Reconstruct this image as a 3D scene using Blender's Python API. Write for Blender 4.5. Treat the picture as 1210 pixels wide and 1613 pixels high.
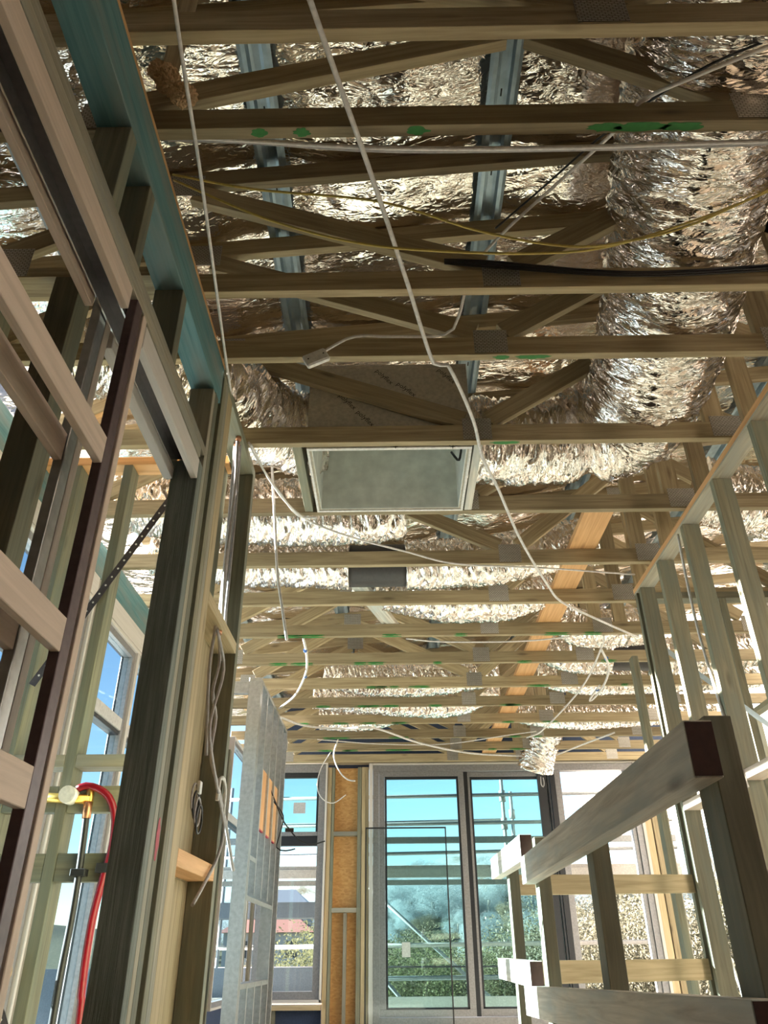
import bpy, bmesh, math, random
from mathutils import Vector, Matrix, noise

# ------------------------------------------------------------------ scene, camera, light
for o in list(bpy.data.objects):
    bpy.data.objects.remove(o)
sc = bpy.context.scene
COL = sc.collection
random.seed(7)

CAM = Vector((0, 0, 0.7))
cam_d = bpy.data.cameras.new('camera')
cam = bpy.data.objects.new('camera', cam_d)
COL.objects.link(cam)
cam_d.sensor_fit = 'VERTICAL'
cam_d.sensor_height = 36.0
cam_d.lens = 1190.0 / 1613.0 * 36.0
cam_d.clip_start = 0.02
cam_d.clip_end = 2000
# level heading almost along +Y, tilted up about 30.5 degrees
vY = Vector((18.0, 701.5, 1190.0)).normalized()
vZ = Vector((-15.0, -2020.5, 1190.0))
vZ = (vZ - vY * vZ.dot(vY)).normalized()
vX = vY.cross(vZ)
cam.matrix_world = Matrix(((vX[0], -vX[1], -vX[2], CAM.x),
                           (vY[0], -vY[1], -vY[2], CAM.y),
                           (vZ[0], -vZ[1], -vZ[2], CAM.z),
                           (0, 0, 0, 1)))
sc.camera = cam

SUN_DIR = Vector((1.0, -0.064, -0.295)).normalized()     # the way the light travels
SKY_STRENGTH = 0.36
world = bpy.data.worlds.new('world')
sc.world = world
world.use_nodes = True
wn = world.node_tree
sky = wn.nodes.new('ShaderNodeTexSky')
sky.sky_type = 'NISHITA'
sky.sun_disc = False
sky.sun_elevation = math.asin(-SUN_DIR.z)
sky.sun_rotation = math.atan2(-SUN_DIR.x, -SUN_DIR.y) - 0.9
sky.altitude = 200
sky.air_density = 1.0
sky.dust_density = 0.0
sky.ozone_density = 1.6
wn.links.new(sky.outputs[0], wn.nodes['Background'].inputs[0])
wn.nodes['Background'].inputs[1].default_value = SKY_STRENGTH

sun_d = bpy.data.lights.new('sun', 'SUN')
sun_d.energy = 70.0
sun_d.angle = 0.009
sun_d.color = (1.0, 0.95, 0.88)
sun = bpy.data.objects.new('sun', sun_d)
COL.objects.link(sun)
sun.rotation_euler = SUN_DIR.to_track_quat('-Z', 'Y').to_euler()

sc.view_settings.view_transform = 'Standard'
sc.view_settings.look = 'None'
sc.view_settings.gamma = 1.0
sc.view_settings.use_curve_mapping = False
sc.view_settings.exposure = 0.03
try:
    sc.cycles.max_bounces = 10
    sc.cycles.diffuse_bounces = 6
    sc.cycles.glossy_bounces = 5
    sc.cycles.transparent_max_bounces = 24
    sc.cycles.sample_clamp_indirect = 6.0
    sc.cycles.caustics_reflective = True
except Exception:
    pass

# ------------------------------------------------------------------ materials
def mat(name):
    m = bpy.data.materials.new(name)
    m.use_nodes = True
    nt = m.node_tree
    b = nt.nodes['Principled BSDF']
    return m, nt, b

def N(nt, kind, **kw):
    n = nt.nodes.new(kind)
    for k, v in kw.items():
        if k.startswith('i_'):
            key = k[2:]
            n.inputs[int(key) if key.isdigit() else key].default_value = v
        else:
            setattr(n, k, v)
    return n

def ramp(nt, stops):
    r = nt.nodes.new('ShaderNodeValToRGB')
    e = r.color_ramp.elements
    while len(e) < len(stops):
        e.new(0.5)
    for el, (p, c) in zip(e, stops):
        el.position = p
        el.color = (c[0], c[1], c[2], 1)
    return r

def wood(name, dark, light, rough=0.65, knots=0.5, stain=None, scale=1.0, var=0.25, bump=0.25):
    """Sawn softwood: grain along local X, knots, a little variation from board to board."""
    m, nt, b = mat(name)
    L = nt.links.new
    tc = N(nt, 'ShaderNodeTexCoord')
    oi = N(nt, 'ShaderNodeObjectInfo')
    off = N(nt, 'ShaderNodeVectorMath', operation='SCALE')
    off.inputs[0].default_value = (13.1, 7.7, 5.3)
    L(oi.outputs['Random'], off.inputs['Scale'])
    add = N(nt, 'ShaderNodeVectorMath', operation='ADD')
    L(tc.outputs['Object'], add.inputs[0]); L(off.outputs[0], add.inputs[1])
    mp = N(nt, 'ShaderNodeMapping')
    mp.inputs['Scale'].default_value = (1.1 * scale, 26 * scale, 26 * scale)
    L(add.outputs[0], mp.inputs[0])
    n1 = N(nt, 'ShaderNodeTexNoise', i_Scale=2.0, i_Detail=6.0, i_Roughness=0.6, i_Distortion=0.8)
    L(mp.outputs[0], n1.inputs['Vector'])
    r1 = ramp(nt, [(0.30, dark), (0.62, light)])
    L(n1.outputs[0], r1.inputs[0])
    # knots
    mk = N(nt, 'ShaderNodeMapping')
    mk.inputs['Scale'].default_value = (2.6, 9.0, 9.0)
    L(add.outputs[0], mk.inputs[0])
    vo = N(nt, 'ShaderNodeTexVoronoi', i_Scale=1.0)
    L(mk.outputs[0], vo.inputs['Vector'])
    rk = ramp(nt, [(0.05, (1, 1, 1)), (0.15, (0, 0, 0))])
    L(vo.outputs['Distance'], rk.inputs[0])
    kf = N(nt, 'ShaderNodeMath', operation='MULTIPLY'); kf.inputs[1].default_value = knots
    L(rk.outputs[0], kf.inputs[0])
    mx = N(nt, 'ShaderNodeMixRGB')
    mx.inputs[2].default_value = (dark[0] * 0.35, dark[1] * 0.28, dark[2] * 0.25, 1)
    L(kf.outputs[0], mx.inputs[0]); L(r1.outputs[0], mx.inputs[1])
    last = mx
    if stain:
        n2 = N(nt, 'ShaderNodeTexNoise', i_Scale=3.5, i_Detail=3.0)
        m2 = N(nt, 'ShaderNodeMapping'); m2.inputs['Scale'].default_value = (1.0, 5, 5)
        L(add.outputs[0], m2.inputs[0]); L(m2.outputs[0], n2.inputs['Vector'])
        r2 = ramp(nt, [(0.42, (0, 0, 0)), (0.66, (0.8, 0.8, 0.8))])
        L(n2.outputs[0], r2.inputs[0])
        m3 = N(nt, 'ShaderNodeMixRGB'); m3.inputs[2].default_value = (*stain, 1)
        L(r2.outputs[0], m3.inputs[0]); L(last.outputs[0], m3.inputs[1])
        last = m3
    hs = N(nt, 'ShaderNodeHueSaturation')
    vr = N(nt, 'ShaderNodeMapRange'); vr.inputs[3].default_value = 1 - var; vr.inputs[4].default_value = 1 + var
    L(oi.outputs['Random'], vr.inputs[0]); L(vr.outputs[0], hs.inputs['Value'])
    L(last.outputs[0], hs.inputs['Color'])
    L(hs.outputs[0], b.inputs['Base Color'])
    b.inputs['Roughness'].default_value = rough
    bp = N(nt, 'ShaderNodeBump', i_Strength=bump, i_Distance=0.002 if bump < 0.5 else 0.006)
    L(n1.outputs[0], bp.inputs['Height']); L(bp.outputs[0], b.inputs['Normal'])
    return m

def plain(name, col, rough=0.5, metal=0.0, bump=0.0, bscale=60, spec=None):
    m, nt, b = mat(name)
    b.inputs['Base Color'].default_value = (*col, 1)
    b.inputs['Roughness'].default_value = rough
    b.inputs['Metallic'].default_value = metal
    if spec is not None:
        b.inputs['Specular IOR Level'].default_value = spec
    tc = N(nt, 'ShaderNodeTexCoord')
    n1 = N(nt, 'ShaderNodeTexNoise', i_Scale=bscale, i_Detail=4.0)
    nt.links.new(tc.outputs['Object'], n1.inputs['Vector'])
    r = ramp(nt, [(0.3, tuple(c * 0.82 for c in col)), (0.7, tuple(min(1, c * 1.1) for c in col))])
    nt.links.new(n1.outputs[0], r.inputs[0])
    nt.links.new(r.outputs[0], b.inputs['Base Color'])
    if bump:
        bp = N(nt, 'ShaderNodeBump', i_Strength=bump, i_Distance=0.003)
        nt.links.new(n1.outputs[0], bp.inputs['Height'])
        nt.links.new(bp.outputs[0], b.inputs['Normal'])
    return m

def foil(name, col=(0.86, 0.80, 0.74), rough=0.22, s1=14, s2=45, strength=0.9, stretch=(1, 1, 1), uv=False):
    m, nt, b = mat(name)
    L = nt.links.new
    tc = N(nt, 'ShaderNodeTexCoord')
    mp = N(nt, 'ShaderNodeMapping'); mp.inputs['Scale'].default_value = stretch
    L(tc.outputs['UV' if uv else 'Object'], mp.inputs[0])
    def ridge(scale, detail, dist):
        n = N(nt, 'ShaderNodeTexNoise', i_Scale=scale, i_Detail=detail, i_Roughness=0.55, i_Distortion=dist)
        L(mp.outputs[0], n.inputs['Vector'])
        d = N(nt, 'ShaderNodeMath', operation='SUBTRACT'); d.inputs[1].default_value = 0.5
        L(n.outputs[0], d.inputs[0])
        e = N(nt, 'ShaderNodeMath', operation='ABSOLUTE'); L(d.outputs[0], e.inputs[0])
        f = N(nt, 'ShaderNodeMath', operation='POWER'); f.inputs[1].default_value = 0.7
        L(e.outputs[0], f.inputs[0])
        return f
    ra, rb = ridge(s1, 3.0, 0.6), ridge(s2, 3.0, 0.4)
    a2 = N(nt, 'ShaderNodeMath', operation='MULTIPLY_ADD'); a2.inputs[1].default_value = 0.38
    L(rb.outputs[0], a2.inputs[0]); L(ra.outputs[0], a2.inputs[2])
    bp = N(nt, 'ShaderNodeBump', i_Strength=strength, i_Distance=0.02)
    L(a2.outputs[0], bp.inputs['Height']); L(bp.outputs[0], b.inputs['Normal'])
    b.inputs['Metallic'].default_value = 1.0
    b.inputs['Roughness'].default_value = rough
    b.inputs['Base Color'].default_value = (*col, 1)
    return m

M = {}
M['truss'] = wood('truss_pine', (0.25, 0.185, 0.100), (0.43, 0.345, 0.205), knots=0.6)
M['stud'] = wood('treated_pine', (0.135, 0.125, 0.08), (0.245, 0.23, 0.155), knots=0.55, stain=(0.165, 0.18, 0.14))
M['stud_grey'] = wood('weathered_pine', (0.24, 0.21, 0.15), (0.38, 0.34, 0.26), knots=0.4, stain=(0.27, 0.27, 0.23))
M['dark_post'] = wood('dark_ribbed_hardwood', (0.11, 0.135, 0.12), (0.235, 0.265, 0.24), knots=0.2, rough=0.75, scale=1.3, bump=0.9, var=0.05)
M['rail'] = wood('handrail_pine', (0.40, 0.35, 0.285), (0.74, 0.69, 0.60), knots=0.75, stain=(0.46, 0.50, 0.48), var=0.1)
M['endgrain'] = plain('dark_end_grain', (0.07, 0.03, 0.025), 0.8)  # dark brown caps on the near rail ends
M['orange'] = wood('orange_strongback_pine', (0.58, 0.30, 0.12), (0.74, 0.43, 0.20), knots=0.25, var=0.12)
M['yellow'] = wood('yellow_pine', (0.38, 0.29, 0.16), (0.54, 0.43, 0.26), knots=0.4, var=0.1)
M['primed'] = wood('primed_pink_pine', (0.58, 0.46, 0.37), (0.72, 0.58, 0.48), knots=0.12, var=0.06)
M['white_reveal'] = wood('primed_white_reveal', (0.62, 0.57, 0.53), (0.70, 0.65, 0.61), knots=0.05, var=0.05)
M['teal'] = wood('teal_laminated_beam', (0.05, 0.17, 0.19), (0.13, 0.27, 0.28), knots=0.1, stain=(0.21, 0.245, 0.225), var=0.05)
M['galv'] = plain('galvanised_steel', (0.50, 0.51, 0.51), 0.38, 0.75, 0.05, 35)
M['bluesteel'] = plain('blue_grey_batten_steel', (0.42, 0.53, 0.60), 0.35, 0.5, 0.0, 20)
M['darksteel'] = plain('dark_steel', (0.10, 0.085, 0.09), 0.4, 0.5)
M['purple'] = plain('purple_brown_coated_steel', (0.13, 0.09, 0.095), 0.45, 0.3)
M['brightsteel'] = plain('bright_track_steel', (0.75, 0.75, 0.74), 0.25, 0.9)
M['liner'] = plain('galvanised_box_lining', (0.74, 0.77, 0.74), 0.40, 0.3, 0.03, 12)
M['board'] = plain('grey_brown_duct_board', (0.46, 0.42, 0.34), 0.6)
M['white'] = plain('white_plastic', (0.80, 0.77, 0.74), 0.4)
M['white_cable'] = plain('white_cable_sheath', (0.78, 0.74, 0.72), 0.45)
M['grey_cable'] = plain('grey_cable_sheath', (0.42, 0.39, 0.39), 0.5)
M['black_cable'] = plain('black_cable_sheath', (0.02, 0.02, 0.022), 0.4)
M['yellow_cable'] = plain('yellow_cable_sheath', (0.62, 0.48, 0.12), 0.5)
M['red_pipe'] = plain('red_pipe', (0.24, 0.006, 0.016), 0.3)
M['brass'] = plain('brass', (0.72, 0.48, 0.12), 0.3, 0.9)
M['copper'] = plain('copper', (0.65, 0.32, 0.18), 0.35, 0.9)
M['bluetie'] = plain('blue_tie', (0.05, 0.15, 0.45), 0.5)
M['green'] = plain('green_spray_paint', (0.03, 0.22, 0.04), 0.6)
M['redpaint'] = plain('red_spray_paint', (0.45, 0.04, 0.07), 0.6)
M['ink'] = plain('black_print', (0.012, 0.012, 0.012), 0.6)
M['frame'] = plain('grey_window_frame', (0.30, 0.29, 0.30), 0.4, 0.3)
M['frame_dark'] = plain('black_window_frame', (0.018, 0.02, 0.026), 0.4)
M['reveal'] = plain('pale_reveal', (0.62, 0.60, 0.60), 0.55)
M['rubber'] = plain('black_rubber', (0.015, 0.015, 0.017), 0.6)
M['wrap'] = plain('blue_wall_wrap', (0.035, 0.06, 0.13), 0.6)
M['black_duct'] = plain('black_duct_collar', (0.05, 0.045, 0.045), 0.45)
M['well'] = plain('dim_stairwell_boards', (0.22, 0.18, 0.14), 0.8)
M['insul'] = plain('fibre_insulation', (0.62, 0.42, 0.24), 0.95, 0, 0.6, 90)
M['scaf'] = plain('galvanised_scaffold_tube', (0.30, 0.305, 0.305), 0.5, 0.4)
M['plank'] = plain('scaffold_plank', (0.50, 0.46, 0.42), 0.6, 0.2)
M['plate'] = None
M['concrete'] = plain('pale_render', (0.80, 0.74, 0.66), 0.8)
M['cream'] = plain('cream_render', (0.60, 0.54, 0.46), 0.8)
M['roofmetal'] = plain('grey_roof_metal', (0.12, 0.14, 0.17), 0.45, 0.2)
M['tile'] = plain('red_roof_tile', (0.17, 0.075, 0.06), 0.8)
M['housewhite'] = plain('house_white', (0.36, 0.36, 0.36), 0.8)
M['foil'] = foil('sarking_foil', (0.90, 0.82, 0.75), 0.10, 2.6, 10, 0.55, (1.0, 2.0, 1.0))
M['ductfoil'] = foil('duct_foil', (0.90, 0.83, 0.78), 0.10, 3.0, 9, 0.6, (6.0, 1.3, 1), True)

def make_plate():
    m, nt, b = mat('nail_plate_steel')
    tc = N(nt, 'ShaderNodeTexCoord')
    mp = N(nt, 'ShaderNodeMapping'); mp.inputs['Scale'].default_value = (1, 1, 1)
    mp.inputs['Rotation'].default_value = (math.pi / 2, 0, 0)
    br = N(nt, 'ShaderNodeTexBrick')
    br.inputs['Scale'].default_value = 36.0
    br.inputs['Color1'].default_value = (0.50, 0.48, 0.44, 1)
    br.inputs['Color2'].default_value = (0.58, 0.56, 0.52, 1)
    br.inputs['Mortar'].default_value = (0.17, 0.15, 0.12, 1)
    br.inputs['Mortar Size'].default_value = 0.045
    br.inputs['Brick Width'].default_value = 0.55
    br.inputs['Row Height'].default_value = 0.30
    nt.links.new(tc.outputs['Object'], mp.inputs[0])
    nt.links.new(mp.outputs[0], br.inputs['Vector'])
    nt.links.new(br.outputs['Color'], b.inputs['Base Color'])
    b.inputs['Metallic'].default_value = 0.5
    b.inputs['Roughness'].default_value = 0.4
    return m
M['plate'] = make_plate()

def make_glass(name, tint, refl=0.07):
    m, nt, b = mat(name)
    nt.nodes.remove(b)
    out = nt.nodes['Material Output']
    t = N(nt, 'ShaderNodeBsdfTransparent'); t.inputs[0].default_value = (*tint, 1)
    g = N(nt, 'ShaderNodeBsdfGlossy'); g.inputs['Roughness'].default_value = 0.02
    mx = N(nt, 'ShaderNodeMixShader'); mx.inputs[0].default_value = refl
    nt.links.new(t.outputs[0], mx.inputs[1]); nt.links.new(g.outputs[0], mx.inputs[2])
    nt.links.new(mx.outputs[0], out.inputs[0])
    return m
M['glass'] = make_glass('green_tinted_glass', (0.60, 0.76, 0.76), 0.03)
M['glass_left'] = make_glass('pale_blue_glass', (0.72, 0.82, 0.86), 0.03)
M['glass_clear'] = make_glass('clear_glass', (0.92, 0.96, 0.97), 0.03)

def make_osb():
    m, nt, b = mat('strand_board')
    tc = N(nt, 'ShaderNodeTexCoord')
    v = N(nt, 'ShaderNodeTexVoronoi', i_Scale=38.0)
    mp = N(nt, 'ShaderNodeMapping'); mp.inputs['Scale'].default_value = (1.8, 1, 0.8)
    nt.links.new(tc.outputs['Object'], mp.inputs[0]); nt.links.new(mp.outputs[0], v.inputs['Vector'])
    r = ramp(nt, [(0.0, (0.50, 0.25, 0.08)), (0.5, (0.62, 0.34, 0.12)), (1.0, (0.70, 0.42, 0.17))])
    nt.links.new(v.outputs['Color'], r.inputs[0]); nt.links.new(r.outputs[0], b.inputs['Base Color'])
    b.inputs['Roughness'].default_value = 0.6
    return m
M['osb'] = make_osb()

def make_floor():
    m, nt, b = mat('particle_board_floor')
    tc = N(nt, 'ShaderNodeTexCoord')
    n = N(nt, 'ShaderNodeTexNoise', i_Scale=3.0, i_Detail=8.0)
    nt.links.new(tc.outputs['Object'], n.inputs['Vector'])
    r = ramp(nt, [(0.3, (0.48, 0.40, 0.30)), (0.7, (0.60, 0.51, 0.39))])
    nt.links.new(n.outputs[0], r.inputs[0]); nt.links.new(r.outputs[0], b.inputs['Base Color'])
    b.inputs['Roughness'].default_value = 0.6
    return m
M['floor'] = make_floor()

def leaves(name, a, c):
    m, nt, b = mat(name)
    oi = N(nt, 'ShaderNodeTexCoord')
    n = N(nt, 'ShaderNodeTexNoise', i_Scale=2.5, i_Detail=3.0)
    nt.links.new(oi.outputs['Object'], n.inputs['Vector'])
    r = ramp(nt, [(0.35, a), (0.65, c)])
    nt.links.new(n.outputs[0], r.inputs[0]); nt.links.new(r.outputs[0], b.inputs['Base Color'])
    b.inputs['Roughness'].default_value = 0.6
    t = N(nt, 'ShaderNodeBsdfTranslucent')
    nt.links.new(r.outputs[0], t.inputs[0])
    mx = N(nt, 'ShaderNodeMixShader'); mx.inputs[0].default_value = 0.45
    nt.links.new(b.outputs[0], mx.inputs[1]); nt.links.new(t.outputs[0], mx.inputs[2])
    nt.links.new(mx.outputs[0], nt.nodes['Material Output'].inputs[0])
    return m
M['leaf_a'] = leaves('yellow_green_leaves', (0.095, 0.10, 0.045), (0.20, 0.19, 0.10))
M['leaf_b'] = leaves('olive_leaves', (0.10, 0.094, 0.055), (0.20, 0.17, 0.11))
M['leaf_c'] = leaves('haze_paled_leaves', (0.27, 0.32, 0.34), (0.42, 0.46, 0.46))  # pale bluish colour stands in for aerial haze over distant trees
M['bark'] = plain('pale_bark', (0.16, 0.14, 0.11), 0.8)
M['hill'] = leaves('haze_paled_hillside', (0.24, 0.27, 0.24), (0.42, 0.38, 0.30))  # lightened in colour to suggest haze over the shaded slope
M['ground'] = leaves('grassy_ground', (0.06, 0.07, 0.035), (0.12, 0.11, 0.065))

# ------------------------------------------------------------------ builders
def thing(name, label, cat, loc=(0, 0, 0), group=None):
    o = bpy.data.objects.new(name, None)
    COL.objects.link(o)
    o.empty_display_size = 0.05
    o.location = loc
    o['label'] = label
    o['category'] = cat
    if group:
        o['group'] = group
    return o

def tag(o, label, cat, group=None):
    o['label'] = label
    o['category'] = cat
    if group:
        o['group'] = group
    return o

def struct(o):
    o['kind'] = 'structure'
    return o

def abs_loc(o):
    v = Vector(o.location)
    p = o.parent
    while p:
        v = p.matrix_basis @ v
        p = p.parent
    return v

def link(name, me, m, parent=None, mw=None):
    o = bpy.data.objects.new(name, me)
    COL.objects.link(o)
    if m is not None and not me.materials:
        me.materials.append(m)
    mw = mw or Matrix.Identity(4)
    if parent:
        o.parent = parent
        o.matrix_basis = wmat(parent).inverted() @ mw
    else:
        o.matrix_basis = mw
    return o

def wmat(o):
    w = o.matrix_basis.copy()
    if o.parent:
        w = wmat(o.parent) @ w
    return w

def box_mesh(lx, ly, lz, bev=0.0015):
    bm = bmesh.new()
    bmesh.ops.create_cube(bm, size=1.0)
    bmesh.ops.scale(bm, vec=(lx, ly, lz), verts=bm.verts)
    if bev and min(lx, ly, lz) > bev * 3:
        bmesh.ops.bevel(bm, geom=bm.edges[:], offset=bev, segments=1, affect='EDGES')
    me = bpy.data.meshes.new('board')
    bm.to_mesh(me)
    bm.free()
    return me

def board(name, a, b, w, t, m, parent=None, up=(0, 0, 1), bev=0.0015):
    """A sawn board from a to b (centre line); w is its size along `up`, t across."""
    a, b = Vector(a), Vector(b)
    x = (b - a)
    L = x.length
    x.normalize()
    u = Vector(up)
    y = u.cross(x)
    if y.length < 1e-4:
        y = Vector((0, 1, 0)).cross(x)
    y.normalize()
    z = x.cross(y)
    me = box_mesh(L, t, w, bev)
    c = (a + b) / 2
    mw = Matrix(((x.x, y.x, z.x, c.x), (x.y, y.y, z.y, c.y), (x.z, y.z, z.z, c.z), (0, 0, 0, 1)))
    return link(name, me, m, parent, mw)

def bb(name, x0, x1, y0, y1, z0, z1, m, parent=None, bev=0.0015):
    """A board given by its world extents; the grain runs along the longest side."""
    d = (x1 - x0, y1 - y0, z1 - z0)
    c = ((x0 + x1) / 2, (y0 + y1) / 2, (z0 + z1) / 2)
    k = max(range(3), key=lambda i: d[i])
    if k == 0:
        return board(name, (x0, c[1], c[2]), (x1, c[1], c[2]), d[2], d[1], m, parent, (0, 0, 1), bev)
    if k == 1:
        return board(name, (c[0], y0, c[2]), (c[0], y1, c[2]), d[2], d[0], m, parent, (0, 0, 1), bev)
    return board(name, (c[0], c[1], z0), (c[0], c[1], z1), d[0], d[1], m, parent, (1, 0, 0), bev)

def spline(pts, step=0.03):
    pts = [Vector(p) for p in pts]
    if len(pts) < 2:
        return pts
    P = [pts[0] * 2 - pts[1]] + pts + [pts[-1] * 2 - pts[-2]]
    out = []
    for i in range(1, len(P) - 2):
        p0, p1, p2, p3 = P[i - 1], P[i], P[i + 1], P[i + 2]
        n = max(2, int((p2 - p1).length / step))
        for k in range(n):
            t = k / n
            out.append(0.5 * ((2 * p1) + (p2 - p0) * t + (2 * p0 - 5 * p1 + 4 * p2 - p3) * t * t
                              + (3 * p1 - p0 - 3 * p2 + p3) * t ** 3))
    out.append(pts[-1])
    return out

def frames(path, ref=(0, 0, 1)):
    fr = []
    n = None
    for i, p in enumerate(path):
        t = (path[min(i + 1, len(path) - 1)] - path[max(i - 1, 0)])
        if t.length < 1e-9:
            t = Vector((0, 0, 1))
        t.normalize()
        if n is None:
            n = Vector(ref) - t * Vector(ref).dot(t)
            if n.length < 0.05:
                n = Vector((1, 0, 0)) - t * t.x
            n.normalize()
        else:
            n = n - t * n.dot(t)
            n.normalize()
        fr.append((p, t, n, t.cross(n)))
    return fr

def tube_bm(bm, pts, r, seg=8, step=0.03, smooth=True, flat=1.0, ends=True, ref=(0, 0, 1)):
    path = spline(pts, step) if smooth else [Vector(p) for p in pts]
    rings = []
    for (p, t, n, b) in frames(path, ref):
        rings.append([bm.verts.new(p + n * (math.cos(a) * r) + b * (math.sin(a) * r * flat))
                      for a in [2 * math.pi * k / seg for k in range(seg)]])
    for i in range(len(rings) - 1):
        for k in range(seg):
            f = bm.faces.new((rings[i][k], rings[i][(k + 1) % seg], rings[i + 1][(k + 1) % seg], rings[i + 1][k]))
            f.smooth = True
    if ends:
        bm.faces.new(rings[0][::-1])
        bm.faces.new(rings[-1])

def bm_obj(name, bm, m, parent=None):
    me = bpy.data.meshes.new(name)
    bmesh.ops.recalc_face_normals(bm, faces=bm.faces[:])
    bm.to_mesh(me)
    bm.free()
    return link(name, me, m, parent)

def tube(name, pts, r, m, parent=None, seg=8, step=0.03, smooth=True, flat=1.0, ref=(0, 0, 1)):
    bm = bmesh.new()
    tube_bm(bm, pts, r, seg, step, smooth, flat, True, ref)
    return bm_obj(name, bm, m, parent)

def poly_obj(name, verts, faces, m, parent=None, smooth=False):
    me = bpy.data.meshes.new(name)
    me.from_pydata(verts, [], faces)
    me.update()
    if smooth:
        for p in me.polygons:
            p.use_smooth = True
    return link(name, me, m, parent)

# flexible foil duct: a helix-ribbed, creased, insulated sleeve
class Duct:
    def __init__(self, name, pts, r, m, parent=None, seg=72, step=0.008, wrinkle=0.021, pinch=(), squash=0.0, seed=0, cap=True):
        self.path = spline(pts, step)
        self.fr = frames(self.path)
        self.s = [0.0]
        for i in range(1, len(self.path)):
            self.s.append(self.s[-1] + (self.path[i] - self.path[i - 1]).length)
        self.r = r
        tot = self.s[-1]
        verts, faces, uvs = [], [], []
        self.rad = []
        for i, (p, t, n, b) in enumerate(self.fr):
            s = self.s[i]
            rr = r(s / tot) if callable(r) else r
            for (ps, depth, wid) in pinch:
                rr *= 1 - depth * math.exp(-((s - ps) / wid) ** 2)
            self.rad.append(rr)
            for k in range(seg + 1):
                a = 2 * math.pi * k / seg
                ca, sa = math.cos(a), math.sin(a)
                q = Vector((s * 26 + 1.3 * math.sin(a * 2), ca * 1.4, sa * 1.4 + seed * 9.1))
                q2 = Vector((s * 62 + 2.0 * math.sin(a + 1), ca * 3.2, sa * 3.2 + seed * 5.7))
                w = (0.25 - abs(noise.noise(q))) * wrinkle * 1.7 + (0.2 - abs(noise.noise(q2))) * wrinkle * 1.0
                w += 0.35 * wrinkle * noise.noise(Vector((s * 4, ca * 1.2, sa * 1.2 + seed)))
                ra = rr + w
                verts.append(p + n * (ca * ra) * (1 - squash) + b * (sa * ra))
                uvs.append((s, k / seg * 2 * math.pi * (rr + 0.02)))
        W = seg + 1
        for i in range(len(self.fr) - 1):
            for k in range(seg):
                faces.append((i * W + k, i * W + k + 1, (i + 1) * W + k + 1, (i + 1) * W + k))
        if cap:
            c0 = len(verts); verts.append(self.path[0]); uvs.append((0, 0))
            c1 = len(verts); verts.append(self.path[-1]); uvs.append((tot, 0))
            e = (len(self.fr) - 1) * W
            for k in range(seg):
                faces.append((c0, k + 1, k))
                faces.append((c1, e + k, e + k + 1))
        me = bpy.data.meshes.new(name)
        me.from_pydata([tuple(v) for v in verts], [], faces)
        uv = me.uv_layers.new(name='UVMap')
        for lp in me.loops:
            uv.data[lp.index].uv = uvs[lp.vertex_index]
        me.update()
        for p in me.polygons:
            p.use_smooth = True
        self.obj = link(name, me, m, parent)

    def at(self, s, a, off):
        i = min(range(len(self.s)), key=lambda j: abs(self.s[j] - s))
        p, t, n, b = self.fr[i]
        ra = self.rad[i] + off
        return p + t * (s - self.s[i]) + n * (math.cos(a) * ra) + b * (math.sin(a) * ra)

def text_mesh(body, size):
    cu = bpy.data.curves.new('lettering', 'FONT')
    cu.body = body
    cu.size = size
    cu.resolution_u = 2
    cu.align_x = 'CENTER'
    cu.align_y = 'CENTER'
    ob = bpy.data.objects.new('lettering', cu)
    COL.objects.link(ob)
    dg = bpy.context.evaluated_depsgraph_get()
    me = bpy.data.meshes.new_from_object(ob.evaluated_get(dg))
    bpy.data.objects.remove(ob)
    return me

def lettering(body, size, mw, m, parent):
    me = text_mesh(body, size)
    me.materials.clear()
    return link('printed_lettering', me, m, parent, mw)

def print_on_duct(body, size, duct, s, a, m, flip=1, off=0.012):
    me = text_mesh(body, size)
    me.materials.clear()
    i = min(range(len(duct.s)), key=lambda j: abs(duct.s[j] - s))
    r = duct.rad[i]
    for v in me.vertices:
        v.co = duct.at(s + flip * v.co.x, a + flip * v.co.y / r, off)
    return link('printed_lettering', me, m, duct.obj)

def blob(name, centre, rx, ry, axis, m, parent, thick=0.0006, seed=0):
    """An irregular spray-paint mark lying on a flat face; axis is the face's normal axis."""
    rnd = random.Random(seed)
    n = 22
    vs = []
    for k in range(n):
        a = 2 * math.pi * k / n
        q = 1 + rnd.uniform(-0.28, 0.22)
        u, v = math.cos(a) * rx * q, math.sin(a) * ry * min(q, 1.0)
        c = Vector(centre)
        if axis == 'z':
            vs.append(c + Vector((u, v, 0)))
        elif axis == 'y':
            vs.append(c + Vector((u, 0, v)))
        else:
            vs.append(c + Vector((0, u, v)))
    off = {'z': Vector((0, 0, -thick)), 'y': Vector((0, -thick, 0)), 'x': Vector((thick, 0, 0))}[axis]
    verts = [tuple(v) for v in vs] + [tuple(v + off) for v in vs]
    faces = [tuple(range(n)), tuple(range(2 * n - 1, n - 1, -1))]
    for k in range(n):
        faces.append((k, (k + 1) % n, n + (k + 1) % n, n + k))
    return poly_obj(name, verts, faces, m, parent)

# ------------------------------------------------------------------ setting: ground, hill, floor, roof
CEIL = 2.7            # underside of the trusses
def top_z(x):         # underside of the sloping top chords
    return 3.345 + 0.10 * x

def grid_obj(name, x0, x1, y0, y1, nx, ny, zf, m, smooth=True):
    vs, fs = [], []
    for j in range(ny + 1):
        for i in range(nx + 1):
            x = x0 + (x1 - x0) * i / nx
            y = y0 + (y1 - y0) * j / ny
            vs.append((x, y, zf(x, y)))
    for j in range(ny):
        for i in range(nx):
            a = j * (nx + 1) + i
            fs.append((a, a + 1, a + nx + 2, a + nx + 1))
    return poly_obj(name, vs, fs, m, None, smooth)

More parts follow.
